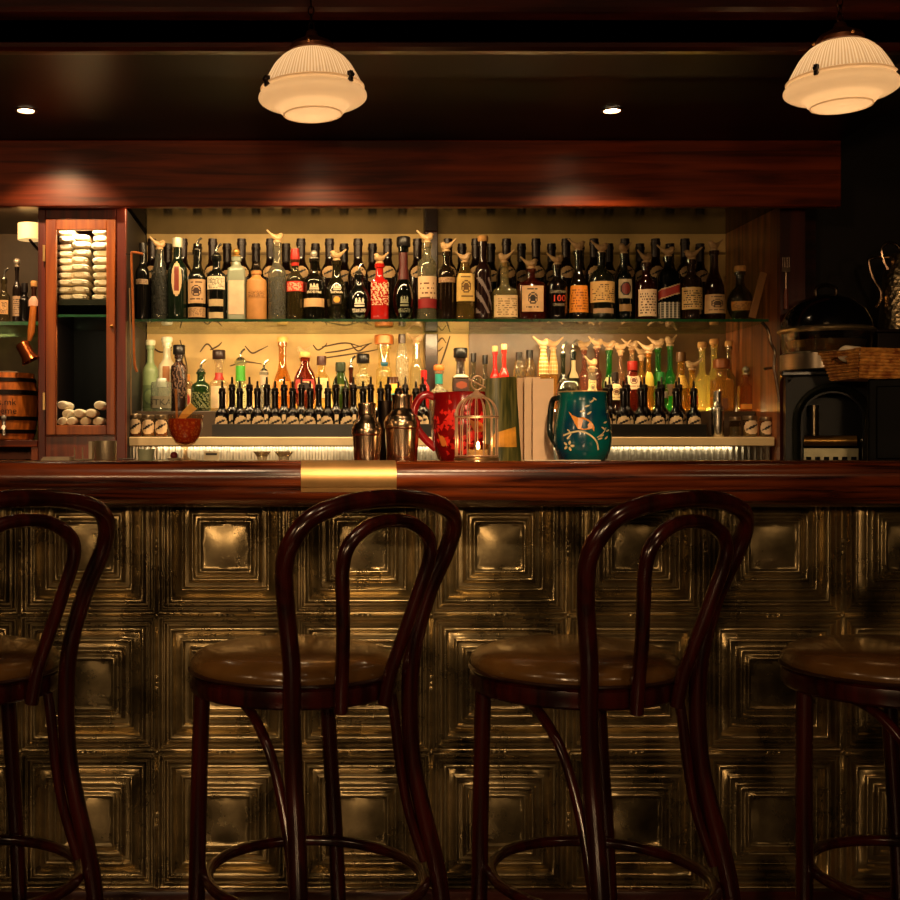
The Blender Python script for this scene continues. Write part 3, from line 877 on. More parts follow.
def make_syrup():
    root = thing('bitters_bottle', 'x', 'bottle', (0, 0, 0), 0, 'dark bitters bottles in the black racks')
    H, R = .148, .0235
    prof = profile('std', H, R, .48, .0105)
    MB().lathe(prof, 14).build('glass_body', SYRUP, root)
    MB().lathe([(0, 0), (.0115, 0), (.0115, .010), (.0045, .013), (.0035, .034), (0, .035)], 8).build('metal_dasher', mat('2c2622', .3, .8, 0), root, loc=(0, 0, H))
    mb = MB(); add_label(mb, prof, 2, 1, R, .026, .066, .0205, 'arch', 5, 12, 10)
    mb.build('paper_label', [mat('e4c89c', .6), mat('1a100a', .6), CREAM], root)
    return root


syr = None
ZR = ZC + .004


def rack(xa, xb, label, sidename):
    global syr
    Dr = 4.03
    A, Bx = WX(xa, 3.97), WX(xb, 3.97)
    t = thing('bottle_rack', label, 'rack', ((A + Bx) / 2, Dr, ZC))
    h = SZ(12.5, 3.97); hw = (Bx - A) / 2
    MB().box(-hw, hw, -.063, .063, 0.0005, .0038).build('tray_floor', BLACKMATT, t)
    mb = MB().box(-hw, hw, -.066, -.062, 0.0005, h).box(-hw, hw, .060, .064, 0.0005, h).box(-hw, -hw + .004, -.062, .06, 0.0005, h).box(hw - .004, hw, -.062, .06, 0.0005, h)
    mb.build('tray_wall', mat('14120e', .35, .3, .1), t, bevel=.0008)
    MB().tube([(-hw, -.064, h), (hw, -.064, h)], .0022, 8).build('rolled_rim', mat('4a4238', .35, .8), t)
    p = SZ(17.6, 4.0)
    for row, dy, off in (('front', -.033, 0.0), ('rear', .031, .5)):
        k = 0
        x = -hw + .032 + off * p
        while x < hw - .026:
            if syr is None: syr = make_syrup(); o = syr
            else: o = copy_tree(syr)
            o.location = ((A + Bx) / 2 + x, Dr + dy, ZC + .004 + .0003)
            o.rotation_euler = (0, 0, RND.uniform(-.35, .35))
            if row == 'rear': o.scale = (1, 1, 1.1)
            o['label'] = '%s dark bitters bottle from left in the %s row of the %s black rack' % (ORD[k], row, sidename)
            k += 1; x += p


rack(212, 440, 'black rack of dark bitters bottles behind the two metal shakers', 'left')
rack(598, 706, 'short black rack of dark bitters bottles right of the teal jug', 'right')

# ------------------------------------------------------------------ small labelled jars on the counter


def jar(px, y0, w, phrase, fill, D=3.985, lab=True):
    R = SZ(w, D) / 2; H = WZ(y0, D) - ZC
    t = thing('spice_jar', phrase, 'jar', (WX(px, D), D, ZC + .0003), 0, 'small labelled jars on the back counter')
    prof = [(0, 0), (R * .9, 0), (R, .004), (R, .1 * H), (R, .8 * H), (R * .92, .86 * H), (R * .92, H * .9), (0, .9 * H)]
    MB().lathe(prof, 18).build('glass_body', glass('d8d0bc'), t)
    MB().lathe([(0, .004), (R * .9, .004), (R * .9, .5 * H), (0, .52 * H)], 16).build('filling', mat(fill, .8, 0, .3, 200), t)
    MB().lathe([(0, .82 * H), (R * .98, .82 * H), (R * 1.0, .84 * H), (R * 1.0, .98 * H), (R * .9, H), (0, H)], 18).build('metal_lid', mat('b09c80', .3, .9), t)
    if lab:
        mb = MB(); add_label(mb, prof, 2, 1, R, .14 * H, .78 * H, R * .93, 'bird', 4, 14, 12)
        mb.build('paper_label', [mat('ecd0ac', .6), mat('1c100a', .6), CREAM], t)


jar(135.5, 414, 12, 'labelled glass jar at the far left end of the back counter', '8a4a24')
jar(148.5, 415, 12.5, 'labelled glass jar, middle of three left of the cocktail', 'b88850')
jar(161.5, 415, 12.5, 'labelled glass jar directly left of the cocktail', '9a5a30')
jar(735, 417, 11.5, 'jar with turned-away label, first right of the steel shaker', '5a5038', lab=False)
jar(750, 416, 14, 'wider labelled jar, second right of the steel shaker', '8a7848')
jar(765.5, 417, 12, 'labelled jar with grey lid, third right of the steel shaker', '8a8068')
jar(779, 417, 10.5, 'labelled jar with red filling at the right end of the counter', 'c02818')


def shaker(px, D, yb_z, y, w, mt, phrase, name='cocktail_shaker'):
    """y: heights of top, cap foot, shoulder, ring top, ring foot; metal cobbler shaker in three pieces"""
    zb = yb_z
    R = SZ(w, D) / 2
    Z = [WZ(q, D) - zb for q in y]
    t = thing(name, phrase, 'shaker', (WX(px, D), D, zb + .0003))
    MB().lathe([(0, 0), (R * .86, 0), (R * .9, .003), (R * .95, Z[4] * .5), (R * 1.0, Z[4]), (0, Z[4])], 36).build('tin_body', mt, t)
    MB().lathe([(R * 1.0, Z[4] + .0005), (R * 1.04, Z[4] + .002), (R * 1.06, Z[4] + .006), (R * 1.06, Z[3] - .004), (R * 1.03, Z[3]), (R * .98, Z[3] + .002), (R * .96, Z[3] + .006),
                (R * .88, Z[2] - (Z[2] - Z[3]) * .25), (R * .72, Z[2]), (R * .6, Z[1] - .002), (R * .56, Z[1]), (0, Z[1])], 36).build('strainer_top', mt, t)
    MB().lathe([(R * .62, Z[1] + .0004), (R * .63, Z[1] + .004), (R * .6, Z[0] - .012), (R * .64, Z[0] - .006), (R * .62, Z[0] - .001), (R * .5, Z[0]), (0, Z[0])], 32).build('cap', mt, t)
    return t


ZB = 1.134
DBAR = 2.78
shaker(367, DBAR, ZB, (403, 415, 421, 428, 436), 29, COPPER, 'smaller copper-toned cocktail shaker on the bar above the brass plate')
shaker(402, DBAR + .03, ZB, (394.5, 409, 414, 420, 429.5), 34, COPPER, 'larger copper-toned cocktail shaker on the bar left of the red jug')
shaker(717.5, 3.985, ZC, (391, 402, 406, 409, 411), 13, STEEL, 'slim steel cocktail shaker on the back counter by the right rack')
# plain tin cup behind the two shakers
t = thing('mixing_tin', 'dark metal mixing tin standing between and behind the two shakers', 'cup', (WX(385.5, 2.92), 2.92, ZB + .0003))
Ht = WZ(402, 2.92) - ZB; r = SZ(8, 2.92)
MB().lathe([(0, 0), (r * .75, 0), (r * .8, .002), (r, Ht), (r * 1.06, Ht + .001), (r * 1.06, Ht + .003), (r * .97, Ht + .003), (r * .76, .004), (0, .004)], 24).build('tin_wall', DARKMETAL, t)

# ------------------------------------------------------------------ front bar
bar = thing('bar_counter', 'long bar with polished red wood rail and pressed tin front', 'bar counter', (0, 2.7, 0))
oy = -2.7
TY = 2.67
P = SZ(137, TY)
gx0 = WX(157, TY); gz0 = WZ(615, TY)
ringd = [(0, .0036), (4, .0035), (8, .0032), (12, .0026), (16, .0018), (19.5, .0009), (22.6, .0), (23.4, .0015), (24.4, .0032), (25.4, .0036), (26.4, .0028), (27.4, 0), (28.2, -.0012), (30, -.0012), (31, .0022), (32, .0042), (33, .0046), (34, .0036), (35, .0005), (36, -.0042), (37, -.005), (40.5, -.005), (41.5, -.002),
         (42.4, .0012), (43.4, .0014), (44.4, -.0004), (45.5, -.0042), (50, -.0066), (51.3, -.002), (52.6, .0025), (54, .0042), (55.4, .0036), (56.4, 0), (57.3, -.0048), (58.8, -.0048), (59.6, .001), (60.4, .0036), (61.3, .0036), (62.1, 0),
         (62.8, -.0022), (63.8, -.0022), (64.6, .0018), (65.6, .0044), (66.6, .0044), (67.4, .002), (68.5, .0004)]
mb = MB()
SEG = 6


def warp(x, z):
    return noise.noise(Vector((x * 5.0, z * 5.0, 3.1))) * .0028 + noise.noise(Vector((x * 17, z * 17, 9.1))) * .0004


for ci in range(-17, 24):
    cx = gx0 + (ci + .5) * P
    if cx < XL or cx > XR: continue
    for ri in range(0, 4):
        cz = gz0 - (ri - .5) * P
        prev = None
        jit = RND.uniform(-.6, .6)
        tx, tz = RND.uniform(-.012, .012), RND.uniform(-.02, .02)
        for d, h in ringd[1:]:
            hs = d / 68.5 * P / 2
            L = []
            for (ax, az, bx, bz) in ((-1, -1, 1, -1), (1, -1, 1, 1), (1, 1, -1, 1), (-1, 1, -1, -1)):
                for k in range(SEG):
                    q = k / SEG
                    x = (ax + (bx - ax) * q) * hs; z = (az + (bz - az) * q) * hs
                    fade = max(0, 1 - d / 68.5)
                    if d < 22: h = .0040 * (1 - (x / (22.6 / 68.5 * P / 2)) ** 2) * (1 - (z / (22.6 / 68.5 * P / 2)) ** 2)
                    yy = TY - h * 1.45 - warp(cx + x, cz + z) - fade * (tx * x + tz * z)
                    mb.v.append(Vector((cx + x, yy + oy, cz + z))); L.append(len(mb.v) - 1)
            m_ = len(L)
            if prev is None:
                # centre plate as a small grid fan for a soft dent
                cpt = len(mb.v); mb.v.append(Vector((cx, TY - .0040 * 1.45 - warp(cx, cz) + oy, cz)))
                for k in range(m_): mb.face([cpt, L[k], L[(k + 1) % m_]])
            else:
                for k in range(m_): mb.face([prev[k], L[k], L[(k + 1) % m_], prev[(k + 1) % m_]])
            prev = L
        # beads on the seams
        for (bx, bz, hor) in ((0, -.5, True), (-.5, 0, False)):
            for s_ in (-1, 0, 1):
                r = .0052 if s_ else .0036
                c = (cx + bx * P + (s_ * .0125 if hor else 0), TY - .002 + oy, cz + bz * P + (0 if hor else s_ * .0125))
                mb.ball(c, r, 8, 5, sx=1.5 if hor else 1, sz=1 if hor else 1.5)
        mb.ball((cx - .5 * P, TY - .002 + oy, cz - .5 * P), .0062, 8, 5)
mb.build('pressed_tin_front', TIN, bar, sharp=60)
MB().box(XL + .02, XR - .02, TY + .012 + oy, TY + .05 + oy, .0, 1.06).build('backing_board', BLACKMATT, bar)
MB().prism([(2.60 + oy, 0), (2.60 + oy, .150), (2.612 + oy, .168), (2.635 + oy, .176), (2.645 + oy, .186), (TY + .012 + oy, .186), (TY + .012 + oy, 0)], XL + .02, XR - .02, axis='x').build('kick_board', wood('2a0d06', '4a180c', 'x', .3, .4), bar, sharp=30)
MB().box(XL + .02, XR - .02, 2.53 + oy, 3.14 + oy, 1.085, ZB).build('bar_top', BARWOOD, bar, bevel=.003)
RAIL = [(2.56, 1.134), (2.50, 1.1375), (2.475, 1.1365), (2.458, 1.129), (2.449, 1.116), (2.446, 1.104), (2.449, 1.092), (2.4525, 1.0845), (2.4555, 1.0835), (2.456, 1.0805), (2.4585, 1.074), (2.466, 1.062), (2.48, 1.051), (2.50, 1.044), (2.53, 1.040), (2.62, 1.039), (2.62, 1.084), (2.56, 1.084)]
MB().prism([(a + oy, b) for a, b in RAIL], XL + .02, XR - .02, axis='x').build('bar_rail', BARWOOD, bar, sharp=50)
xa, xb = WX(301, 2.45), WX(396.5, 2.45)
outer = [(a - .0016, b + .0012) if b > 1.11 else (a - .0016, b - .0002) for a, b in RAIL[1:11]]
pl = [(a + oy, b) for a, b in outer] + [(2.47 + oy, 1.08), (2.52 + oy, 1.13)]
MB().prism(pl, xa, xb, axis='x').build('brass_joint_plate', BRASS, bar, sharp=40)
MB().box(XL + .02, XR - .02, 3.02 + oy, 3.06 + oy, 0, 1.084).build('rear_board', DARKWOOD, bar)

# ------------------------------------------------------------------ bar stools
def make_stool():
    root = thing('bar_stool', 'x', 'stool', (0, 0, 0), 0, 'bentwood bar stools along the bar')
    ow = [(-.181, -.262, .0), (-.169, -.252, .2), (-.160, -.242, .38), (-.143, -.213, .52), (-.136, -.197, .6), (-.135, -.19, .70), (-.140, -.195, .8), (-.163, -.21, .9), (-.184, -.234, .975), (-.180, -.256, 1.02),
          (-.154, -.271, 1.052), (-.09, -.281, 1.072), (0, -.285, 1.078)]
    full = ow + [(-a, b, c) for a, b, c in ow[-2::-1]]
    P_ = smooth_path(full, 6)
    MB().tube(P_, [.0158] * len(P_), 14).build('back_hoop', STOOLWOOD, root)
    iw = [(-.05, -.216, .712), (-.056, -.226, .77), (-.070, -.246, .84), (-.086, -.264, .91), (-.098, -.279, .97), (-.088, -.287, 1.008), (-.048, -.289, 1.034), (0, -.289, 1.041)]
    full = iw + [(-a, b, c) for a, b, c in iw[-2::-1]]
    P_ = smooth_path(full, 6)
    MB().tube(P_, [.0122] * len(P_), 12).build('inner_hoop', STOOLWOOD, root)
    cv = -.02
    ring = [(.150, .715), (.186, .715), (.192, .720), (.194, .732), (.192, .747), (.186, .752), (.150, .752), (.150, .715)]
    MB().lathe(ring, 56, (0, cv, 0)).build('seat_ring', STOOLWOOD, root)
    cush = [(0, .750), (.184, .750), (.191, .755), (.194, .763), (.191, .774), (.18, .785), (.155, .793), (.12, .799), (.07, .803), (0, .805)]
    MB().lathe(cush, 56, (0, cv, 0)).build('seat_cushion', LEATHER, root, sharp=60)
    MB().lathe([(.190, .7525), (.195, .753), (.197, .7555), (.195, .758), (.190, .760)], 56, (0, cv, 0)).build('piping', mat('2a1409', .3, coat=.3), root)
    for s_ in (-1, 1):
        P_ = smooth_path([(s_ * .147, .066, .72), (s_ * .156, .062, .55), (s_ * .166, .055, .35), (s_ * .18, .05, 0)], 5)
        MB().tube(P_, [.0155] * len(P_), 12).build('leg', STOOLWOOD, root)
    fr = [(.193 * math.cos(2 * PI * k / 48), -.085 + .202 * math.sin(2 * PI * k / 48), .386) for k in range(48)]
    MB().tube(fr, .0105, 10, closed=True).build('foot_ring', STOOLWOOD, root)
    b1 = smooth_path([(-.110, .035, .716), (-.116, 0, .712), (-.124, -.06, .692), (-.131, -.12, .64), (-.133, -.156, .57), (-.137, -.185, .49), (-.145, -.21, .41)], 6)
    MB().tube(b1, .0095, 10).build('brace', STOOLWOOD, root)
    b2 = smooth_path([(.108, -.17, .716), (.111, -.177, .67), (.116, -.187, .58), (.126, -.2, .50), (.141, -.222, .42)], 5)
    MB().tube(b2, .0095, 10).build('brace', STOOLWOOD, root)
    return root


st0 = make_stool()
stools = [(-.654, 2.25, 41, 'bentwood bar stool cut off by the left picture edge'), (-.024, 2.25, 38, 'bentwood bar stool standing below the brass plate of the rail'),
          (.500, 2.25, 32, 'bentwood bar stool standing below the teal jug'), (1.090, 2.25, 36, 'bentwood bar stool seen without its back at the right picture edge')]
for i, (x, y, a, l) in enumerate(stools):
    o = st0 if i == 0 else copy_tree(st0)
    o.location = (x, y, 0); o.rotation_euler = (0, 0, math.radians(a)); o['label'] = l

# ------------------------------------------------------------------ things on the bar
# cocktail in cut glass
DG = 2.75
t = thing('cocktail_glass', 'cut glass goblet of amber red cocktail with orange peel on the bar', 'glass', (WX(185.5, DG), DG, ZB + .0003))
z = lambda y: WZ(y, DG) - ZB
r = SZ(17.5, DG)
prof = [(0, 0), (.03, 0), (.031, .002), (.012, .005), (.005, .010), (.0045, z(449)), (.008, z(447)), (r * .55, z(443)), (r * .82, z(436)), (r * .96, z(427)), (r, z(418)), (r * 1.0, z(414.5))]
MB().lathe(prof, 28, flute=.02, nf=14).build('glass_bowl', glass('f0d8b8', .1, .6), t)
mb = MB().lathe([(0, z(445)), (r * .5, z(442.5)), (r * .78, z(435.5)), (r * .92, z(427)), (r * .95, z(419)), (0, z(418.5))], 28, flute=.03, nf=14)
m, nt, out = new_mat('amber_cocktail')
b = N(nt, 'ShaderNodeBsdfPrincipled'); vo = N(nt, 'ShaderNodeTexVoronoi'); vo.inputs['Scale'].default_value = 160
nt.links.new(coords(nt), vo.inputs['Vector'])
rp = N(nt, 'ShaderNodeValToRGB'); rp.color_ramp.elements[0].color = lin('ffa456'); rp.color_ramp.elements[1].color = lin('cc4a18'); rp.color_ramp.elements[1].position = .55
nt.links.new(vo.outputs['Distance'], rp.inputs['Fac']); nt.links.new(rp.outputs['Color'], b.inputs['Base Color'])
b.inputs['Roughness'].default_value = .15; nt.links.new(b.outputs[0], out.inputs[0])
mb.build('drink', m, t)
MB().tube([(-.018, -.006, z(436)), (-.0215, -.004, z(389))], .0028, 8).build('straw', mat('c88040', .5), t)
mb = MB()
peel = [(178, 419), (183, 411), (191, 403), (197, 409), (190, 415), (183, 421)]
c0 = [(SZ(a - 185.5, DG), z(b_)) for a, b_ in peel]
mb.prism(c0, -.004, -.001)
mb.build('orange_peel', mat('ffb440', .5, 0, .15, 80), t, smooth=False)

# red jug with flowers and birds
def decal(mb, prof, ex, ys, R, poly, zoff=0, mi=0, off=.0012, sub=1):
    """flat outline wrapped on a lathe body: poly in (arc, z)"""
    b = len(mb.v)
    for x, zz in poly:
        rr = interp(prof, zz)
        a = -PI / 2 + x / R
        k = (rr + off) * sq(a, ex)
        mb.v.append(Vector((k * math.cos(a), k * math.sin(a) * ys, zz)))
    mb.face([b + i for i in range(len(poly))], mi)


def blob(cx, cz, rx, rz, n=10, rot=0, j=0, rr=RND):
    out = []
    for k in range(n):
        a = 2 * PI * k / n
        q = 1 + (j * (1 if k % 2 else -1))
        x, zz = rx * q * math.cos(a), rz * q * math.sin(a)
        out.append((cx + x * math.cos(rot) - zz * math.sin(rot), cz + x * math.sin(rot) + zz * math.cos(rot)))
    return out


BIRDSHAPE = [(-12, 12), (-9, 8.5), (-4, 6), (1, 6.2), (5, 4.2), (8.5, .5), (9.5, -3), (9, -6.5), (7.5, -3.5), (5, -4.6), (0, -5), (-4, -4), (-6, 0), (-8.5, 5)]
DJ = 2.90
t = thing('jug', 'red ceramic jug with bright red flowers and orange birds on the bar', 'jug', (WX(466, DJ), DJ, ZB + .0003))
z = lambda y: WZ(y, DJ) - ZB
S_ = SZ(1, DJ)
prof = [(0, 0), (26 * S_, 0), (28 * S_, .004), (33 * S_, z(445)), (35 * S_, z(430)), (34.5 * S_, z(415)), (33 * S_, z(402)), (33.5 * S_, z(394)), (32.5 * S_, z(393)), (31.5 * S_, z(396)), (31 * S_, z(420)), (20 * S_, .006), (0, .006)]
RED = mat('860c0c', .16, 0, .2, 16, coat=.5)
MB().lathe(prof, 40).build('jug_body', RED, t)
hp = smooth_path([(-32 * S_, 0, z(397)), (-41 * S_, 0, z(395)), (-49 * S_, 0, z(402)), (-52.5 * S_, 0, z(416)), (-48 * S_, 0, z(430)), (-40 * S_, 0, z(440)), (-30 * S_, 0, z(449))], 6)
MB().tube(hp, [3.6 * S_] * len(hp), 10, flat=1.1).build('handle', mat('9a1014', .18, 0, .2, 20, coat=.5), t)
mb = MB(); rr = random.Random(5)
RJ = 34 * S_
for k in range(170):
    a = rr.uniform(-1.25, 1.25) * RJ; zz = rr.uniform(z(455), z(404))
    if rr.random() < .85:
        c_ = [(-20, 420), (-8, 446), (4, 432), (22, 424), (28, 446)][k % 5]
        a = c_[0] * S_ + rr.gauss(0, 6.5) * S_; zz = z(c_[1]) + rr.gauss(0, 6) * S_
    zz = max(z(458), min(z(402), zz))
    decal(mb, prof, 2, 1, RJ, blob(a, zz, 2.6 * S_, 2.2 * S_, 7, rr.uniform(0, 3), .25), off=.001 + .00001 * k)
mb.build('flower_print', mat('f02a20', .3, 0, .2, 60, coat=.4), t, smooth=False)
for bx, by, s_ in ((-29, 442, -1), (6, 428, 1)):
    mb = MB()
    decal(mb, prof, 2, 1, RJ, [((bx + s_ * q * .85 if s_ > 0 else bx + q * .5) * S_, z(by) + w_ * .95 * S_) for q, w_ in BIRDSHAPE], off=.0035)
    mb.build('bird_print', mat('d87a34', .35), t, smooth=False)

# teal jug
DT = 2.80
t = thing('jug', 'teal ceramic jug painted with an orange bird on a branch', 'jug', (WX(582.5, DT), DT, ZB + .0003))
z = lambda y: WZ(y, DT) - ZB
S_ = SZ(1, DT)
prof = [(0, 0), (21 * S_, 0), (23.5 * S_, .004), (27 * S_, z(450)), (28.6 * S_, z(440)), (28 * S_, z(428)), (25.8 * S_, z(414)), (24 * S_, z(403)), (23.6 * S_, z(394.5)), (24.5 * S_, z(392.5)), (23.5 * S_, z(392)), (22 * S_, z(395)), (22 * S_, z(415)), (18 * S_, .006), (0, .006)]
m, nt, out = new_mat('teal_glaze')
b = N(nt, 'ShaderNodeBsdfPrincipled'); nz = N(nt, 'ShaderNodeTexNoise'); nz.inputs['Scale'].default_value = 13
nt.links.new(coords(nt), nz.inputs['Vector'])
rp = N(nt, 'ShaderNodeValToRGB'); rp.color_ramp.elements[0].position = .38; rp.color_ramp.elements[0].color = lin('053850'); rp.color_ramp.elements[1].position = .6; rp.color_ramp.elements[1].color = lin('08605a')
nt.links.new(nz.outputs['Fac'], rp.inputs['Fac']); nt.links.new(rp.outputs['Color'], b.inputs['Base Color'])
b.inputs['Roughness'].default_value = .2; b.inputs['Coat Weight'].default_value = .4
nt.links.new(b.outputs[0], out.inputs[0])
MB().lathe(prof, 44).build('jug_body', m, t)
MB().tube(smooth_path([(-23 * S_, .0, z(398)), (-27 * S_, .03, z(400)), (-29 * S_, .04, z(418)), (-29 * S_, .036, z(434)), (-26 * S_, .0, z(446))], 6), 3.0 * S_, 10).build('handle', mat('15201c', .25, coat=.4), t)
MB().tube([(23.9 * S_ * math.cos(2 * PI * k / 40), 23.9 * S_ * math.sin(2 * PI * k / 40), z(392.4)) for k in range(40)], .0016, 8, closed=True).build('gilt_rim', mat('d8b878', .3, .5), t)
RT = 27 * S_
X = lambda px: math.asin(max(-.99, min(.99, (px - 582.5) / 28.2))) * RT
mb = MB(); decal(mb, prof, 2, 1, RT, [(X(576.5 + q * 1.15), z(425) + w_ * S_ * 1.1) for q, w_ in BIRDSHAPE], off=.0016)
mb.build('bird_print', mat('e89438', .35, 0, .1, 60), t, smooth=False)
mb = MB(); rr = random.Random(3)


def stripe(pts, w):
    P_ = smooth_path([(X(a), 0, z(b_)) for a, b_ in pts], 6)
    for p, q in zip(P_, P_[1:]):
        d = (q - p).normalized(); nn = Vector((-d.z, 0, d.x)) * w * S_ / 2
        decal(mb, prof, 2, 1, RT, [((p + nn).x, (p + nn).z), ((p - nn).x, (p - nn).z), ((q - nn).x, (q - nn).z), ((q + nn).x, (q + nn).z)], off=.0013)


stripe([(560, 436), (566, 433), (575, 432), (584, 436), (590, 443), (592, 450)], 1.6)
stripe([(563, 430), (566, 434), (563, 439)], 1.2)
stripe([(590, 438), (597, 433), (600, 428)], 1.0)
for (lx, ly) in ((587, 402), (581, 407), (576, 412), (583, 414), (590, 400), (600, 423), (597, 429), (602, 431), (595, 436), (600, 438), (593, 439), (605, 412), (607, 432)):
    decal(mb, prof, 2, 1, RT, blob(X(lx), z(ly), 2.8 * S_, .9 * S_, 8, rr.choice([.6, -.5, .3])), off=.0014)
for k in range(5):
    decal(mb, prof, 2, 1, RT, blob(X(564 + 3 * math.cos(k * 1.26)), z(446 + 3.2 * math.sin(k * 1.26)), 2.2 * S_, 1.2 * S_, 8, -k * 1.26), off=.0015)
mb.build('branch_print', mat('d8c490', .4), t, smooth=False)

# birdcage lantern
DC = 2.66
t = thing('birdcage', 'copper wire birdcage lantern with ring top and a lit candle inside on the bar', 'birdcage', (WX(476.5, DC), DC, ZB + .0003))
z = lambda y: WZ(y, DC) - ZB
S_ = SZ(1, DC)
R = 21 * S_
CW = mat('e4bc98', .32, .7, .1)
MB().lathe([(0, 0), (R * 1.06, 0), (R * 1.08, .004), (R * 1.06, z(458)), (R * .98, z(457.3)), (0, z(457.3))], 36).build('base', mat('8a6a44', .35, .8), t)
for y_, rr_ in ((417, 1.03), (456, 1.0)):
    MB().tube([(R * rr_ * math.cos(2 * PI * k / 40), R * rr_ * math.sin(2 * PI * k / 40), z(y_)) for k in range(40)], .0016, 8, closed=True).build('hoop', CW, t)
for k in range(16):
    a = 2 * PI * (k + .5) / 16
    pts = [(R, z(457)), (R, z(430)), (R, z(417)), (R * .97, z(411)), (R * .86, z(405)), (R * .66, z(400)), (R * .42, z(397.5))]
    P_ = smooth_path([(q * math.cos(a), q * math.sin(a), w_) for q, w_ in pts], 4)
    MB().tube(P_, .00135, 6).build('wire', CW, t)
MB().lathe([(0, z(396.5)), (R * .46, z(398.5)), (R * .48, z(397.5)), (R * .36, z(395)), (R * .15, z(392.5)), (R * .08, z(390)), (0, z(389.5))], 24).build('cap', CW, t)
MB().tube([(.002 + 6 * S_ * math.cos(2 * PI * k / 24), 0, z(383) + 7 * S_ * math.sin(2 * PI * k / 24)) for k in range(24)], .0016, 8, closed=True).build('ring', CW, t)
MB().tube([(-8 * S_, -.002, z(379)), (9 * S_, -.002, z(388))], .0018, 8).build('door_pin', CW, t)
cz_ = z(457.3) + .0003
can = thing('candle', 'lit tealight in a glass cup inside the birdcage', 'candle', (WX(478, DC), DC, ZB + .0006 + cz_))
hc = SZ(12, DC); rc = SZ(11, DC)
MB().lathe([(0, 0), (rc * .9, 0), (rc, .002), (rc * 1.05, hc + .002), (rc * .98, hc + .002), (rc * .93, .003), (0, .003)], 24).build('glass_cup', glass('f0e0c0', .08, .5), can)
MB().lathe([(0, .0035), (rc * .88, .0035), (rc * .88, hc * .6), (0, hc * .6)], 20).build('wax', mat('e8c890', .5, 0, .05, emit=.25), can)
MB().lathe([(0, hc * .6), (.003, hc * .7), (.0042, hc * .9), (.003, hc * 1.1), (0, hc * 1.3)], 10).build('flame', mat('ffd890', .5, 0, 0, emit=30), can)

# menus
DM = 2.775
t = thing('menu', 'dark green patterned menu standing folded right of the birdcage', 'menu', (WX(503, DM), DM, ZB + .0003))
z = lambda y: WZ(y, DM) - ZB
S_ = SZ(1, DM)
m, nt, out = new_mat('green_cover')
b = N(nt, 'ShaderNodeBsdfPrincipled'); nz = N(nt, 'ShaderNodeTexNoise'); nz.inputs['Scale'].default_value = 1.0; nz.inputs['Detail'].default_value = 4
nt.links.new(coords(nt, (160, 20, 12)), nz.inputs['Vector'])
rp = N(nt, 'ShaderNodeValToRGB'); rp.color_ramp.elements[0].position = .4; rp.color_ramp.elements[0].color = lin('343818'); rp.color_ramp.elements[1].position = .65; rp.color_ramp.elements[1].color = lin('6a6230')
nt.links.new(nz.outputs['Fac'], rp.inputs['Fac']); nt.links.new(rp.outputs['Color'], b.inputs['Base Color']); b.inputs['Roughness'].default_value = .35
nt.links.new(b.outputs[0], out.inputs[0])
mb = MB()
fr = []; bk = []
for i in range(9):
    q = i / 8
    xt = -17.5 + 32 * q; xbm = -17.5 + 37.5 * q
    yb = -.018 * math.sin(q * PI) + .02 * q
    fr.append([(xbm * S_ if w_ == 0 else (xbm + (xt - xbm) * w_) * S_, yb, (z(379) + (z(376) - z(379)) * q) * w_) for w_ in (0, .33, .66, 1)])
mb.grid(fr)
g = MB(); g.grid([[(p[0], p[1] + .006, p[2]) for p in row] for row in fr][::-1])
b0 = len(mb.v); mb.v += g.v; mb.f += [[b0 + i for i in f] for f in g.f]; mb.m += g.m
nr_, nc_ = 9, 4
def bi(r_, c_): return b0 + (nr_ - 1 - r_) * nc_ + c_
def fi(r_, c_): return r_ * nc_ + c_
for i in range(nr_ - 1):
    for c_ in (0, nc_ - 1): mb.face([fi(i, c_), fi(i + 1, c_), bi(i + 1, c_), bi(i, c_)])
for c_ in range(nc_ - 1):
    for r_ in (0, nr_ - 1): mb.face([fi(r_, c_), fi(r_, c_ + 1), bi(r_, c_ + 1), bi(r_, c_)])
mb.build('cover', m, t)
mb = MB(); rows = []
for i in range(1, 8):
    q = i / 8; zz0 = .055 * z(376); zz1 = (.26 + .16 * q) * z(376)
    pt = lambda w_: (( -17.5 + 37.5 * q + (-17.5 + 32 * q - (-17.5 + 37.5 * q)) * w_) * S_, -.018 * math.sin(q * PI) + .02 * q - .0012, z(376) * w_)
    rows.append([pt(.055 * 3), pt((.30 + .12 * q) if i > 1 else .25)])
mb.grid(rows); mb.build('golden_print', mat('d89434', .4, 0, .3, 40), t, smooth=False)
for k, (xa_, xb_, yt, tw, lb, c) in enumerate(((517, 529, 378, .022, 'leftmost cream folded menu card, partly behind the next card', 'e0b890'), (524, 540, 377.5, .010, 'middle cream folded menu card of the three standing cards', 'ecc8a0'), (532.5, 553, 379, -.002, 'rightmost cream menu card standing nearest the teal jug', 'f0c8a0'))):
    Dk = 3.0 - .035 * k
    t = thing('menu_card', lb, 'menu', (WX((xa_ + xb_) / 2, Dk), Dk, ZB + .0003), 0, 'cream menu cards on the bar')
    hw = SZ(xb_ - xa_, Dk) / 2; h = WZ(yt, Dk) - ZB
    mb = MB()
    mb.prism([(-hw, -.004), (hw, -.009 + tw * .4), (hw, -.007 + tw * .4), (-hw + .004, .0), (hw, .012 + tw), (hw, .014 + tw), (-hw, .003)], 0, h, axis='z')
    mb.build('card', mat(c, .6, 0, .05, 30), t, smooth=False)

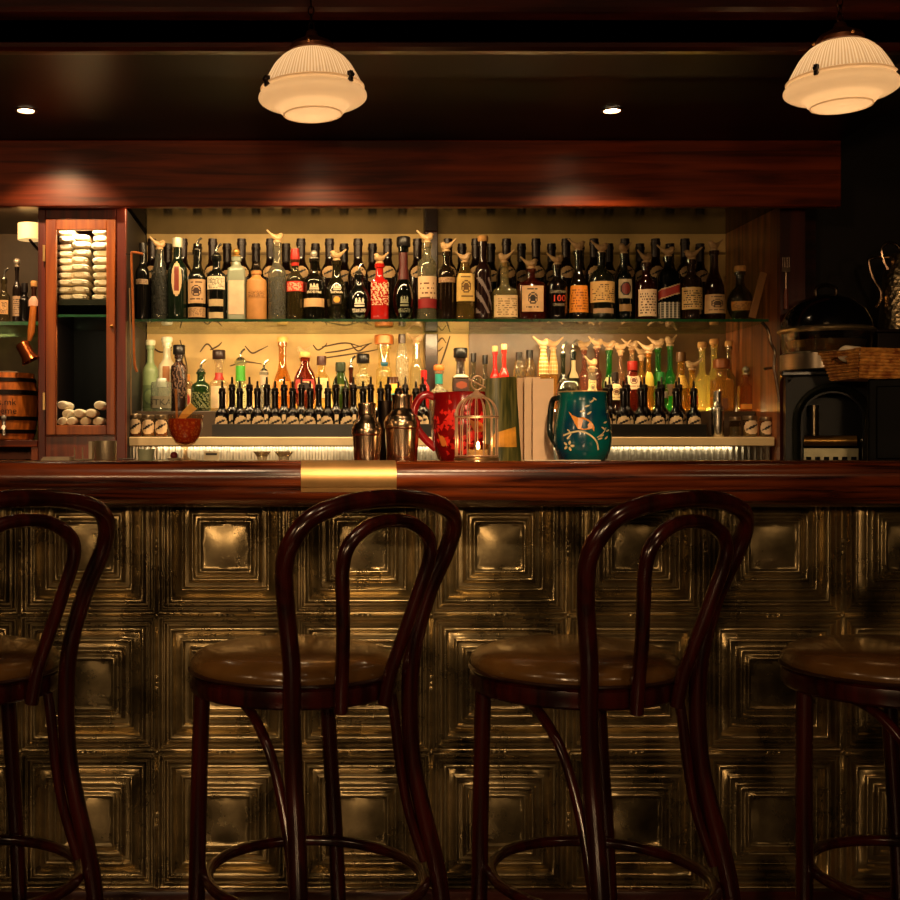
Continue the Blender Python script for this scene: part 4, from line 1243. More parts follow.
# glass dome jar behind the teal jug
t = thing('glass_cloche', 'low clear glass dome behind the teal jug rim', 'cloche', (WX(568, 4.0), 3.99, ZC + .0003))
z = lambda y: WZ(y, 3.99) - ZC; S_ = SZ(1, 3.99)
MB().lathe([(13.5 * S_, 0), (13.5 * S_, z(396)), (13 * S_, z(390)), (10 * S_, z(383)), (5 * S_, z(380)), (0, z(379.5))], 28).build('dome', glass('e8e4d8', .12, .8), t)
MB().lathe([(0, 0), (14.5 * S_, 0), (14.5 * S_, .004), (0, .005)], 28).build('base', mat('8a7a60', .3, .5), t)

# small things on the bar and worktop
DZ = 2.98
t = thing('paper_stack', 'flat white folded papers on the bar below the towel cabinet', 'paper', (WX(58, DZ), DZ, ZB + .0003))
for k in range(3): MB().box(-.036 + .002 * k, .034, -.03, .03, .003 * k + .0004 * k, .003 * k + .0028).build('sheet', mat('e4d2b0', .7), t)
t = thing('card_holder', 'small wire holder with white cards beside the metal tumbler', 'holder', (WX(82, DZ), DZ, ZB + .0003))
mb = MB()
for px_ in (-7.5, .5): mb.tube([(SZ(px_, DZ), 0, 0), (SZ(px_, DZ), 0, WZ(447, DZ) - ZB)], .0016, 6)
mb.tube([(SZ(-8, DZ), 0, .002), (SZ(12, DZ), 0, .002)], .0018, 6).build('wire', mat('d8c8a8', .3, .6), t)
MB().box(SZ(8, DZ), SZ(11.5, DZ), -.02, .02, .004, WZ(441.5, DZ) - ZB).build('card', mat('d8c4a0', .6), t)
t = thing('tumbler', 'short silver metal tumbler on the bar below the towel cabinet', 'cup', (WX(106, DZ), DZ, ZB + .0003))
h = WZ(441, DZ) - ZB; r = SZ(10.8, DZ)
MB().lathe([(0, 0), (r * .92, 0), (r * .95, .002), (r, h), (r * .95, h), (r * .9, .003), (0, .003)], 28).build('cup_wall', mat('c8b898', .35, .8), t)
MB().tube([(r + .004, 0, .003), (r + .045, .01, .0035)], .0022, 6).build('spoon_handle', STEEL, t)
t = thing('price_card', 'tiny white card with a dark mark right of the cocktail', 'card', (WX(211.5, 2.95), 2.95, ZB + .0003))
h = WZ(451.5, 2.95) - ZB; hw = SZ(7.5, 2.95)
MB().box(-hw, hw, -.006, .006, 0, h).build('card', mat('dccca4', .6), t, bevel=.001)
MB().box(-hw * .75, hw * .75, -.0066, -.006, h * .58, h * .82).build('printed_mark', mat('241c14', .6), t)
t = thing('frosted_glass', 'pale green frosted glass left of the cocktail foot', 'glass', (WX(146, 3.0), 3.0, ZB + .0003))
h = WZ(449, 3.0) - ZB; r = SZ(9, 3.0)
MB().lathe([(0, 0), (r * .8, 0), (r, h), (r * .95, h), (r * .78, .003), (0, .003)], 24).build('glass_wall', mat('b8c09a', .4, 0, .08), t)
t = thing('cherry_dish', 'little dish of dark red cherries behind the cocktail foot', 'dish', (WX(174, 2.98), 2.98, ZB + .0003))
MB().lathe([(0, 0), (.012, 0), (.018, .006), (.017, .006), (.011, .002), (0, .002)], 20).build('dish', mat('d0c0a0', .3), t)
MB().ball((0, 0, .012), .0095, 10, 6).build('cherry', mat('6a0c10', .2, coat=.4), t)
for k, (px_, w_, lb) in enumerate(((262, 9, 'clear low glass dish, left of two before the ribbed steel'), (284, 10, 'clear low glass dish, right of two before the ribbed steel'))):
    t = thing('glass_dish', lb, 'dish', (WX(px_, 2.98), 2.98, ZB + .0003), 0, 'low glass dishes on the bar')
    r = SZ(w_, 2.98)
    MB().lathe([(0, 0), (r * .5, 0), (r * .55, .008), (r, .022), (r * .95, .0225), (r * .5, .0095), (0, .009)], 24).build('dish_wall', glass('e8e0cc', .18, .8), t)
t = thing('napkin', 'folded white napkin on the bar under the menus', 'napkin', (WX(560, 2.70), 2.70, ZB + .0003))
MB().box(-.085, .085, -.03, .01, 0, .0035).build('cloth', mat('d8c8a8', .8), t, bevel=.001)

# ------------------------------------------------------------------ towel cabinet
DCAB = 3.87
cab = thing('towel_cabinet', 'tall red wood wall cabinet with a glazed door full of white towels', 'cabinet', (-.703, DCAB, 0))
ox_ = .703
xl, xr = WX(38, DCAB), -.562
L = lambda px: WX(px, DCAB) + ox_
Z_ = lambda y: WZ(y, DCAB)
zt_, zb_ = Z_(207.5), Z_(463)
mb = MB()
mb.box(xl + ox_, L(45.5), 0, .03, zb_, zt_).box(L(116), xr + ox_, 0, .03, zb_, zt_)
MB().box(xl + ox_, L(45.5), .031, .5, zb_, zt_).build('side_panel', mat('140805', .5), cab)
MB().box(L(116), xr + ox_, .031, .5, zb_, zt_).build('side_panel', mat('0e0705', .5), cab)
mb.box(L(45.5), L(116), 0, .5, Z_(219), zt_)
mb.build('face_frame', CABDARK, cab, bevel=.002)
MB().box(L(45.5), L(116), .0, .5, zb_, Z_(436)).build('lower_panel', CABWOOD, cab, bevel=.002)
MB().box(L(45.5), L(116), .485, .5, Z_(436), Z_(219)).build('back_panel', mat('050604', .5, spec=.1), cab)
dr = MB().box(L(46.5), L(56.8), -.014, .008, Z_(435), Z_(220)).box(L(107), L(115.5), -.014, .008, Z_(435), Z_(220)).box(L(56.8), L(107), -.014, .008, Z_(230.5), Z_(220)).box(L(56.8), L(107), -.014, .008, Z_(435), Z_(425.5)).build('door', DOORWOOD, cab, bevel=.002)
MB().box(L(56.8), L(107), -.004, -.001, Z_(425.5), Z_(230.5)).build('glass_pane', glass('f4f6f0', .012, .2), dr)
for y0, y1 in ((246, 262), (393, 410)):
    MB().box(L(44), L(46.2), -.019, -.012, Z_(y1), Z_(y0)).build('hinge', mat('d8b478', .3, .9), dr)
MB().ball((L(112.5), -.02, Z_(327)), .006, 10, 6, sy=1.4).build('knob', mat('c89858', .3, .9), dr)
MB().box(L(45.5), L(116), .03, .47, Z_(304), Z_(298.5)).build('shelf', mat('141c14', .3), cab)
MB().box(L(45.5), L(116), .03, .47, Z_(316), Z_(313.5)).build('shelf', glass('98b8a0', .15, .6), cab)
MB().box(L(45.5), L(116), .028, .03, Z_(316), Z_(313.5)).build('shelf_edge', mat('2c6a4c', .2, coat=.4), cab)
MB().box(L(45.5), L(116), .01, .485, Z_(436), Z_(425.2)).build('bottom_board', CABWOOD, cab)
CABTOP_SHELF = Z_(298.5)
CABFLOOR = Z_(425.2)


def make_towel():
    mb = MB()
    n, mseg = 20, 10
    L_ = []
    for i in range(mseg + 1):
        t_ = i / mseg
        y = -.075 + .15 * t_
        end = math.sqrt(max(0, 1 - (abs(2 * t_ - 1)) ** 8)) if 0 < t_ < 1 else 0
        s_ = .72 + .28 * end if 0 < t_ < 1 else .55
        ring = []
        for k in range(n):
            a = 2 * PI * k / n
            e = sq(a, 3.0)
            fold = 1 - .10 * math.exp(-((math.sin(a)) / .12) ** 2) * (1 if math.cos(a) > 0 else .4)
            mb.v.append(Vector((.041 * s_ * e * fold * math.cos(a), y, .0098 * s_ * e * math.sin(a)))); ring.append(len(mb.v) - 1)
        L_.append(ring)
    for A, B_ in zip(L_, L_[1:]):
        for k in range(n): mb.face([A[k], A[(k + 1) % n], B_[(k + 1) % n], B_[k]])
    mb.face(L_[0]); mb.face(L_[-1][::-1])
    return mb.build('hand_towel', TOWEL, sharp=70)


def make_roll():
    mb = MB()
    rp_ = .019
    mb.lathe([(0, -.05), (.010, -.0515), (.016, -.05), (.0185, -.045), (.019, -.03), (.019, .03), (.0185, .045), (.016, .05), (.01, .0515), (0, .05)], 20, M=Matrix.Rotation(PI / 2, 4, 'X'))
    sp = [(.0025 + .0135 * k / 40) for k in range(41)]
    pts = [(sp[k] * math.cos(k * .45), -.0508 + .0004, sp[k] * math.sin(k * .45)) for k in range(41)]
    mb.tube(pts, .0013, 6)
    return mb.build('rolled_towel', TOWEL, sharp=70)


tw0 = None
for sn, px_, n_, top in (('left', 62.5, 10, 232), ('middle', 83, 9, 237), ('right', 104.5, 10, 231)):
    DT_ = 4.0
    hgt = (WZ(top, DT_) - CABTOP_SHELF - .001) / n_
    for k in range(n_):
        if tw0 is None: tw0 = make_towel(); o = tw0
        else: o = tw0.copy(); COL.objects.link(o)
        dx = RND.uniform(-.003, .003)
        xx = WX(px_, DT_) + dx
        if sn == 'left': xx = max(xx, -.815 + .041 + .006)
        if sn == 'right': xx = min(xx, -.596 - .041 - .003)
        o.location = (xx, DT_ + RND.uniform(-.006, .006), CABTOP_SHELF + hgt * (k + .5) + .0006)
        o.scale = (RND.uniform(.84, 1.0) * .8, 1, hgt / .0196 * RND.uniform(.9, .96))
        o.rotation_euler = (0, RND.uniform(-.03, .03), RND.uniform(-.09, .09))
        tag(o, '%s white folded towel from the bottom of the %s stack behind the cabinet door' % (ORD[k], sn), 'towel', 'white towels stacked in the cabinet')
rl0 = None
heap = [(66, 0, 'first', 'bottom'), (75, 0, 'second', 'bottom'), (87, 0, 'third', 'bottom'), (99.5, 0, 'fourth', 'bottom'), (69, 1, 'first', 'middle'), (81, 1, 'second', 'middle'), (93, 1, 'third', 'middle'), (101, 2, 'right', 'top'), (65.5, 2, 'left', 'top')]
for px_, lv, nth, lay in heap:
    if rl0 is None: rl0 = make_roll(); o = rl0
    else: o = rl0.copy(); COL.objects.link(o)
    DT_ = 3.99
    o.location = (WX(px_, DT_), DT_ + RND.uniform(-.008, .008), CABFLOOR + .0145 + lv * .0265)
    o.scale = (1.0, 1, .75)
    o.rotation_euler = (0, RND.uniform(-.3, .3), RND.uniform(-.05, .05))
    tag(o, ('%s white rolled towel from left in the %s layer on the cabinet floor' % (nth, lay)) if lay != 'top' else ('white rolled towel on the %s end atop the heap on the cabinet floor' % nth), 'towel', 'rolled white towels on the cabinet floor')

# wooden cane and steel rod hung on the cabinet side
t = thing('hooked_stick', 'thin orange wooden stick with a crook, hung on the right side of the towel cabinet', 'stick', (-.545, 3.86, 0))
q = lambda px_, y_: (WX(px_, 3.86) + .545, 0, WZ(y_, 3.86))
MB().tube(smooth_path([q(143, 254), q(138, 253), q(133, 252.5), q(131.5, 256), q(132.5, 290), q(133.5, 330), q(134.5, 362), q(137, 372)], 5), .0042, 8).build('shaft', mat('a85c24', .4, 0, .2, 40), t)
MB().tube([(-.0155, 0, WZ(254, 3.86)), (.004, 0, WZ(254, 3.86))], .0025, 8).build('wall_hook', DARKMETAL, t)
t = thing('steel_rod', 'slim steel rod beside the hooked stick on the cabinet side', 'rod', (-.549, 3.852, 0))
q = lambda px_, y_: (WX(px_, 3.852) + .549, 0, WZ(y_, 3.852))
MB().tube([q(129.5, 288), q(130.5, 340), q(131, 415)], .0022, 8).build('shaft', mat('c8a880', .3, .8), t)

# ------------------------------------------------------------------ left bay
lc = thing('side_counter', 'short red wood counter with open dark compartment left of the cabinet', 'counter', (-1.5, 3.9, 0))
MB().box(XL + .02 + 1.5, -.849 + 1.5, -.02, .5, WZ(447, 3.88), WZ(440, 3.88)).build('top_board', REDWOOD, lc, bevel=.002)
mb = MB().box(XL + .02 + 1.5, WX(31, 3.88) + 1.5, .3, .5, 0, WZ(447.2, 3.88)).box(WX(31, 3.88) + 1.5, -.849 + 1.5, -.015, .5, 0, WZ(447.2, 3.88))
mb.build('carcass', mat('a04a1c', .4), lc)
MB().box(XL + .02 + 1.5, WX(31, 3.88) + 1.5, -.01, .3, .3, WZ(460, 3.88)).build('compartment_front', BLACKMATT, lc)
ZLC = WZ(440, 3.88)
# barrel
DBR = 3.98
t = thing('barrel', 'small orange wooden cask with dark hoops and black lettering at the left edge', 'barrel', (WX(7, DBR), DBR, ZLC + .0003), .16)
z = lambda y: WZ(y, DBR) - ZLC
S_ = SZ(1, DBR)
prof = [(0, 0), (25 * S_, 0), (26.5 * S_, .004), (29 * S_, z(425)), (31 * S_, z(408)), (29.5 * S_, z(390)), (27 * S_, z(377)), (26.5 * S_, z(374)), (25 * S_, z(374)), (24.5 * S_, z(377)), (0, z(377))]
m, nt, out = new_mat('cask_staves')
b = N(nt, 'ShaderNodeBsdfPrincipled')
nz = N(nt, 'ShaderNodeTexNoise'); nz.inputs['Scale'].default_value = 3; nz.inputs['Detail'].default_value = 6
nt.links.new(coords(nt, (18, 18, 3)), nz.inputs['Vector'])
rp = N(nt, 'ShaderNodeValToRGB'); rp.color_ramp.elements[0].position = .3; rp.color_ramp.elements[0].color = lin('8a4014'); rp.color_ramp.elements[1].position = .62; rp.color_ramp.elements[1].color = lin('e8822e')
nt.links.new(nz.outputs['Fac'], rp.inputs['Fac']); nt.links.new(rp.outputs['Color'], b.inputs['Base Color']); b.inputs['Roughness'].default_value = .45
nt.links.new(b.outputs[0], out.inputs[0])
MB().lathe(prof, 36, flute=.004, nf=18).build('staves', m, t)
for ya, yb_ in ((379, 383), (391, 396), (417, 421), (430, 434)):
    MB().lathe([(interp(prof, z(yb_)) + .0003, z(yb_)), (interp(prof, z(yb_)) + .003, z(yb_) + .0005), (interp(prof, z(ya)) + .003, z(ya) - .0005), (interp(prof, z(ya)) + .0003, z(ya))], 36).build('hoop', mat('1c100c', .45, .5), t)
mb = MB(); wrap_text(mb, 'os.mk', prof, 2, 1, 31 * S_, z(403), 6.5 * S_, off=.003); wrap_text(mb, 'theme', prof, 2, 1, 31 * S_, z(411.5), 6.5 * S_, off=.003)
mb.build('lettering', mat('1c0c06', .6), t)
mb = MB().tube([(0, -29 * S_, z(428)), (0, -40 * S_, z(428))], .007, 10)
mb.tube([(0, -38 * S_, z(420)), (0, -38 * S_, z(436))], .006, 10).ball((0, -38 * S_, z(419)), .010, 10, 6)
mb.build('tap', mat('d8d0c4', .25, .7), t)
MB().lathe([(0, 0), (18 * S_, 0), (18.5 * S_, .004), (18 * S_, .008), (9 * S_, .018), (0, .02)], 24).build('lid', mat('8a7058', .4, .3), t, loc=(0, 0, z(377) + .0004))
# copper cup with wooden handle, hanging
t = thing('copper_ladle', 'copper cup with wooden handle hung on the left side of the towel cabinet', 'ladle', (WX(29, 3.9), 3.86, WZ(352, 3.86)))
M_ = Matrix.Rotation(math.radians(-28), 4, 'Y')
S_ = SZ(1, 3.86)
mb = MB(); mb.lathe([(0, 10 * S_), (6.0 * S_, 10 * S_), (7 * S_, 8 * S_), (7 * S_, -4 * S_), (9.5 * S_, -10 * S_), (8.8 * S_, -10 * S_), (6.3 * S_, -4 * S_), (6.3 * S_, 7.5 * S_), (0, 8 * S_)], 24, M=M_)
mb.build('cup', mat('b05a30', .25, .9, .15), t)
MB().tube([(3.0 * S_, 0, 11 * S_), (5.2 * S_, 0, 20 * S_), (7.2 * S_, 0, 46 * S_)], [.006, .0125, .0105], 12).build('wooden_handle', mat('d07830', .4, 0, .15, 40), t)
# drum wall lamp
t = thing('wall_lamp', 'small cream drum wall lamp peeking out left of the towel cabinet', 'lamp', (WX(30, 4.05), 4.05, WZ(232, 4.05)))
r = SZ(12, 4.05); h = SZ(8, 4.05)
MB().lathe([(r * .98, -h), (r, -h), (r, h), (r * .98, h)], 28).build('drum_shade', mat('f0d090', .6, 0, .05, emit=.55), t)
MB().tube([(0, 0, -h), (0, .1, -h - .01), (0, YP - 4.05 - .001, -h - .01)], .005, 8).build('bracket', DARKMETAL, t)
# bottles on the left shelf
for (px_, w_, yt, gl_, cap, ph, labs) in ((4, 13, 268, '8a7a50', 'spout', 'clear bottle with pourer cut by the left picture edge, short shelf', [('text', 300, 314, 10, 'd8a870', INK, INK)]),
                                       (17, 9, 258, mat('1a120e', .15, 0, 0, coat=.4), 'ball:d8c8b0', 'thin dark bottle with a silver ball top on the short left shelf', [('text', 296, 316, 7, 'b09070', INK, INK)]),
                                       (24.5, 12, 283, mat('0d0b0a', .15, 0, 0, coat=.4), 'cap', 'black rounded bottle in the middle of the short left shelf', []),
                                       (34, 11, 281, mat('30160c', .2, 0, .1, coat=.4), 'cork', 'brown bottle with pale label against the cabinet on the short left shelf', [('plain', 296, 306, 9, 'd8a890', INK, INK)])):
    bottle(px_, 4.1, w_, yt, ZSL, 'std', .6, gl_, cap, labs, ph, group='bottles on the short left shelf')

# ------------------------------------------------------------------ right end: appliance, pot, basket, ewer
rc_ = thing('end_counter', 'low dark counter at the right end carrying the black appliance', 'counter', (2.3, 3.8, 0))
MB().box(1.645 - 2.3, XR - 2.3 - .01, -.645, YB - 3.8 - .002, .0, 1.115).build('counter_body', BLACKMATT, rc_)
DA_ = 3.68
YAW = math.radians(-20)
ap = thing('ice_crusher', 'black glossy box appliance with an arched front opening', 'appliance', (WX(785.5, DA_), DA_, 1.1153), 0)
ap.rotation_euler = (0, 0, YAW)
wA = .30
hA = WZ(377, DA_) - 1.115
# plate with an arched opening, as strips around the arch
mb = MB()
cx_, rI, rO = wA * .44, .083, .112
zc_ = .135
MB_ = mb
dep = .02
def arch_pts(r_, n_=14): return [(cx_ + r_ * math.cos(PI - PI * k / n_), zc_ + r_ * math.sin(PI - PI * k / n_)) for k in range(n_ + 1)]
ai = [(cx_ - rI, 0)] + arch_pts(rI) + [(cx_ + rI, 0)]
# outside outline matched point by point
n_ = len(ai)
ao = []
for k in range(n_):
    if k == 0: ao.append((0, 0))
    elif k == n_ - 1: ao.append((wA, 0))
    else:
        a = PI - PI * (k - 1) / (n_ - 3)
        dx, dz = math.cos(a), math.sin(a)
        tx = ((wA - cx_) / dx) if dx > 1e-6 else ((-cx_) / dx if dx < -1e-6 else 1e9)
        tz = ((hA - zc_) / dz) if dz > 1e-6 else 1e9
        tt = min(tx, tz); ao.append((cx_ + dx * tt, zc_ + dz * tt))
b0 = len(mb.v)
for y_ in (0, dep):
    for L_ in (ai, ao):
        for a, c in L_: mb.v.append(Vector((a, y_, c)))
for k in range(n_ - 1):
    mb.face([b0 + k, b0 + k + 1, b0 + n_ + k + 1, b0 + n_ + k])
    mb.face([b0 + 2 * n_ + k + 1, b0 + 2 * n_ + k, b0 + 3 * n_ + k, b0 + 3 * n_ + k + 1])
    mb.face([b0 + k + 1, b0 + k, b0 + 2 * n_ + k, b0 + 2 * n_ + k + 1])
    mb.face([b0 + n_ + k, b0 + n_ + k + 1, b0 + 3 * n_ + k + 1, b0 + 3 * n_ + k])
mb.build('arched_front', mat('0a0b08', .3, 0, .1, spec=.12), ap, smooth=False)
mb = MB(); P_ = [(a, -.006, c) for a, c in [(cx_ - rO * .9, 0)] + arch_pts(rO * .9) + [(cx_ + rO * .9, 0)]]
mb.tube(P_, .012, 8); mb.build('arch_moulding', mat('14160f', .2, 0, .1, spec=.35), ap)
mb = MB().box(0, .008, dep, .20, 0, hA).box(wA - .008, wA, dep, .20, 0, hA).box(.008, wA - .008, .18, .20, 0, hA).box(.008, wA - .008, dep, .18, hA - .008, hA)
mb.build('housing', BLACK, ap, smooth=False)
MB().box(-.012, wA + .006, -.012, .205, hA + .0005, hA + .018).build('top_slab', mat('0a0a0a', .2, spec=.4), ap, bevel=.005)
MB().tube([(cx_ - rI + .006, .05, .073), (cx_ + rI - .012, .05, .073)], .016, 14).build('roller', mat('a07838', .3, .8), ap)
MB().ball((cx_ + rI + .002, .02, .073), .008, 10, 6).build('roller_knob', STEEL, ap)
MB().lathe([(0, .09), (.014, .09), (.014, .185), (0, .185)], 16, (cx_ - .045, .12, 0)).build('chute', mat('8a7a60', .3, .9), ap)
MB().box(cx_ - rI + .006, cx_ + rI - .006, .06, .066, .0, .05).build('grille', mat('8a8468', .35, .6), ap, smooth=False)
for k in range(6): MB().box(cx_ - rI + .012 + k * .0255, cx_ - rI + .027 + k * .0255, .058, .0599, .004, .024).build('grille_slot', BLACKMATT, ap)
# water bath pot
DP = 3.723
zp = 1.115 + hA + .0185
pcx = 826
Rp = SZ(43, DP)
t = thing('warming_pot', 'round steel and glass warming pot with dark lid on the black appliance', 'pot', (WX(pcx, DP), DP, zp + .0008))
DPf = DP - .05
z = lambda y: max(.001, WZ(y, DPf) - zp)
MB().lathe([(0, 0), (Rp * .96, 0), (Rp, .004), (Rp, z(354)), (Rp * .94, z(352)), (0, z(352))], 44).build('steel_base', mat('a89884', .28, 1), t)
MB().lathe([(Rp * .94, z(352)), (Rp * .97, z(345)), (Rp * 1.0, z(332))], 44).build('glass_wall', glass('c8bc98', .15, .6), t)
MB().lathe([(Rp * .7, z(351)), (Rp * .82, z(347)), (Rp * .86, z(340)), (0, z(340))], 30).build('inner_pan', mat('9a8a70', .3, .9), t)
MB().lathe([(Rp * .99, z(333)), (Rp * 1.06, z(331)), (Rp * 1.07, z(329)), (Rp * 1.0, z(327)), (Rp * .95, z(327))], 44).build('rim', mat('b8a47c', .25, .9), t)
MB().lathe([(Rp * 1.0, z(327)), (Rp * .97, z(320)), (Rp * .85, z(309)), (Rp * .6, z(299)), (Rp * .3, z(294)), (0, z(293))], 44).build('lid', mat('0a0a0c', .12, .3, .1, coat=.5), t)
MB().tube(smooth_path([(-.03, 0, z(296)), (-.03, 0, z(287)), (0, 0, z(283)), (.03, 0, z(287)), (.03, 0, z(296))], 4), .006, 8).build('lid_handle', DARKMETAL, t)
# black cupboard under the basket
cb = thing('black_cabinet', 'plain black box cabinet under the wicker basket at the right edge', 'cabinet', (WX(868, 3.26), 3.26, 1.1153), math.radians(-25))
hb = WZ(379, 3.26) - 1.1153
MB().box(0, .28, 0, .27, 0, hb).build('case', mat('040404', .4, spec=.04), cb, bevel=.004)
MB().box(.02, .26, -.008, -.001, .02, hb - .02).build('door', mat('040404', .4, spec=.04), cb, bevel=.003)
# basket
zk = 1.1153 + hb + .0008
DK_ = 3.24
bk_ = thing('wicker_basket', 'honey wicker basket with a hand hole at the right edge', 'basket', (WX(858, DK_), DK_, zk), 0)
hk = WZ(349.5, DK_) - zk
m, nt, out = new_mat('wicker')
b = N(nt, 'ShaderNodeBsdfPrincipled'); b.inputs['Roughness'].default_value = .55
nz = N(nt, 'ShaderNodeTexNoise'); nz.inputs['Scale'].default_value = 50
nt.links.new(coords(nt), nz.inputs['Vector'])
rp = N(nt, 'ShaderNodeValToRGB'); rp.color_ramp.elements[0].position = .3; rp.color_ramp.elements[0].color = lin('8a4a18'); rp.color_ramp.elements[1].position = .7; rp.color_ramp.elements[1].color = lin('d89a48')
nt.links.new(nz.outputs['Fac'], rp.inputs['Fac']); nt.links.new(rp.outputs['Color'], b.inputs['Base Color'])
nt.links.new(b.outputs[0], out.inputs[0])
WICKER = m


def wicker_wall(p0, p1, p0t, p1t, hole=None):
    """woven panel between two bottom and two top corners: each strand bulges over and under"""
    mb = MB()
    nx_, nz_ = 44, 27
    d = (Vector(p1) - Vector(p0)).normalized(); nrm = Vector((d.y, -d.x, 0))
    rows = []
    for j in range(nz_ + 1):
        v_ = j / nz_
        row = []
        for i in range(nx_ + 1):
            u_ = i / nx_
            a = Vector(p0).lerp(Vector(p1), u_); c = Vector(p0t).lerp(Vector(p1t), u_)
            p = a.lerp(c, v_)
            s_ = math.sin(u_ * 22 * PI + (PI if (j // 3) % 2 else 0)) * (1 if j % 3 else .2)
            row.append(p + nrm * (.0034 * s_ + (.002 if j % 3 else -.0025)))
        rows.append(row)
    def fn(j, i):
        u_, v_ = (i + .5) / nx_, (j + .5) / nz_
        if hole and hole[0] < u_ < hole[1] and hole[2] < v_ < hole[3]: return None
        return 0
    mb.grid(rows, fn=fn)
    return mb


A0 = (0, 0, 0); A0t = (0, -.012, hk)
lx_, ly_ = -.036, .13     # far end of the left face
B0 = (lx_ + .018, ly_ - .004, 0); B0t = (lx_ - .012, ly_, hk)
C0 = (.34, .10, 0); C0t = (.355, .095, hk)
D0 = (C0[0] + lx_, C0[1] + ly_, 0); D0t = (C0t[0] + lx_ - .0, C0t[1] + ly_, hk)
wicker_wall(B0, A0, B0t, A0t, (.3, .66, .5, .82)).build('end_panel', WICKER, bk_, smooth=True, sharp=80)
wicker_wall(A0, C0, A0t, C0t).build('side_panel', WICKER, bk_, smooth=True, sharp=80)
wicker_wall(C0, D0, C0t, D0t).build('end_panel', WICKER, bk_, smooth=True, sharp=80)
wicker_wall(D0, B0, D0t, B0t).build('side_panel', WICKER, bk_, smooth=True, sharp=80)
MB().tube([A0t, C0t, D0t, B0t], .0055, 8, closed=True).build('rim', WICKER, bk_)
mb = MB(); mb.v = [Vector(p) + Vector((0, 0, .002)) for p in (A0, C0, D0, B0)]; mb.face([0, 1, 2, 3]); mb.v += [Vector(p) for p in (A0, C0, D0, B0)]; mb.face([7, 6, 5, 4])
for i in range(4): mb.face([4 + i, 4 + (i + 1) % 4, (i + 1) % 4, i])
mb.build('bottom', WICKER, bk_, smooth=False)
ro = rl0.copy(); COL.objects.link(ro)
ro.data = rl0.data
ro.location = (WX(855, 3.33), 3.335, zk + hk - .006); ro.scale = (1.28, 1.1, 1.22); ro.rotation_euler = (0, 0, math.radians(-50))
tag(ro, 'rolled white towel lying in the wicker basket', 'towel')
ro2 = rl0.copy(); COL.objects.link(ro2); ro2.location = (WX(858, 3.36), 3.355, zk + .024); ro2.scale = (1.2, 1.1, 1.1); ro2.rotation_euler = (0, 0, math.radians(-50))
tag(ro2, 'rolled white towel seen through the hand hole of the basket', 'towel')
# dark box and ewer
bx_ = thing('wooden_chest', 'dark wooden chest behind the wicker basket with the silver ewer on it', 'chest', (1.925, 4.0, 1.1153))
hbx = WZ(329, 4.0) - 1.1153
MB().box(0, .30, 0, .2, 0, hbx - .012).build('case', mat('170a06', .35), bx_, bevel=.003)
MB().box(-.004, .304, -.004, .204, hbx - .0115, hbx).build('lid', mat('1c0d07', .3), bx_, bevel=.003)
DE = 4.10
t = thing('ewer', 'ornate silver ewer with curling handles at the right picture edge', 'ewer', (WX(901, DE), DE, 1.1153 + hbx + .0005))
z = lambda y: WZ(y, DE) - (1.1153 + hbx)
S_ = SZ(1, DE)
m, nt, out = new_mat('embossed_silver')
b = N(nt, 'ShaderNodeBsdfPrincipled'); b.inputs['Metallic'].default_value = 1; b.inputs['Roughness'].default_value = .34; b.inputs['Base Color'].default_value = lin('d8c098')
vo = N(nt, 'ShaderNodeTexVoronoi'); vo.inputs['Scale'].default_value = 75
nt.links.new(coords(nt), vo.inputs['Vector'])
bp = N(nt, 'ShaderNodeBump'); bp.inputs['Strength'].default_value = .7; bp.inputs['Distance'].default_value = .004
nt.links.new(vo.outputs['Distance'], bp.inputs['Height']); nt.links.new(bp.outputs['Normal'], b.inputs['Normal'])
nt.links.new(b.outputs[0], out.inputs[0])
MB().lathe([(0, 0), (20 * S_, 0), (21.5 * S_, z(328)), (20 * S_, z(318)), (18.5 * S_, z(300)), (17 * S_, z(280)), (15.5 * S_, z(270)), (12 * S_, z(262)), (9 * S_, z(254)), (0, z(253))], 36).build('body', m, t)
MB().tube(smooth_path([(-13 * S_, 0, z(257)), (-22 * S_, -.006, z(257.5)), (-32 * S_, -.01, z(259)), (-33.5 * S_, -.01, z(265)), (-29 * S_, -.01, z(280)), (-22 * S_, -.01, z(292)), (-23 * S_, -.01, z(302)), (-27.5 * S_, -.01, z(308))], 5), .0052, 8).build('spout_handle', mat('b89a80', .25, 1), t)
MB().tube(smooth_path([(-15 * S_, -.01, z(270)), (-19 * S_, -.01, z(260)), (-21 * S_, -.01, z(250)), (-16 * S_, -.01, z(244)), (-8 * S_, -.01, z(244)), (-2 * S_, -.01, z(250)), (4 * S_, -.01, z(256))], 5), .0055, 8).build('crest_handle', mat('b89a80', .25, 1), t)
# fork, paddle and pipe on the dark stile
t = thing('serving_fork', 'silver serving fork with brown handle hung on the dark stile', 'fork', (WX(786, 3.888), 3.888, WZ(335, 3.888)))
z = lambda y: WZ(y, 3.888) - WZ(335, 3.888)
S_ = SZ(1, 3.888)
mb = MB()
for k in (-3.2, -1.1, 1.1, 3.2): mb.tube([(k * S_, 0, z(257)), (k * S_, 0, z(268))], .0016, 6)
mb.box(-4 * S_, 4 * S_, -.0015, .0015, z(272), z(267.5)).tube([(0, 0, z(272)), (0, 0, z(290))], .0028, 8)
mb.build('fork_head', mat('c0a088', .25, 1), t)
MB().tube([(0, 0, z(289)), (0, 0, z(296)), (0, 0, z(309))], [.005, .0075, .0065], 10).build('handle', mat('6a2a14', .4), t)
t = thing('wooden_paddle', 'flat wooden paddle leaning beside the rightmost upper bottle', 'paddle', (1.50, 3.985, ZS + .0003))
M_ = Matrix.Rotation(math.radians(14), 4, 'Y') @ Matrix.Rotation(math.radians(0), 4, 'X')
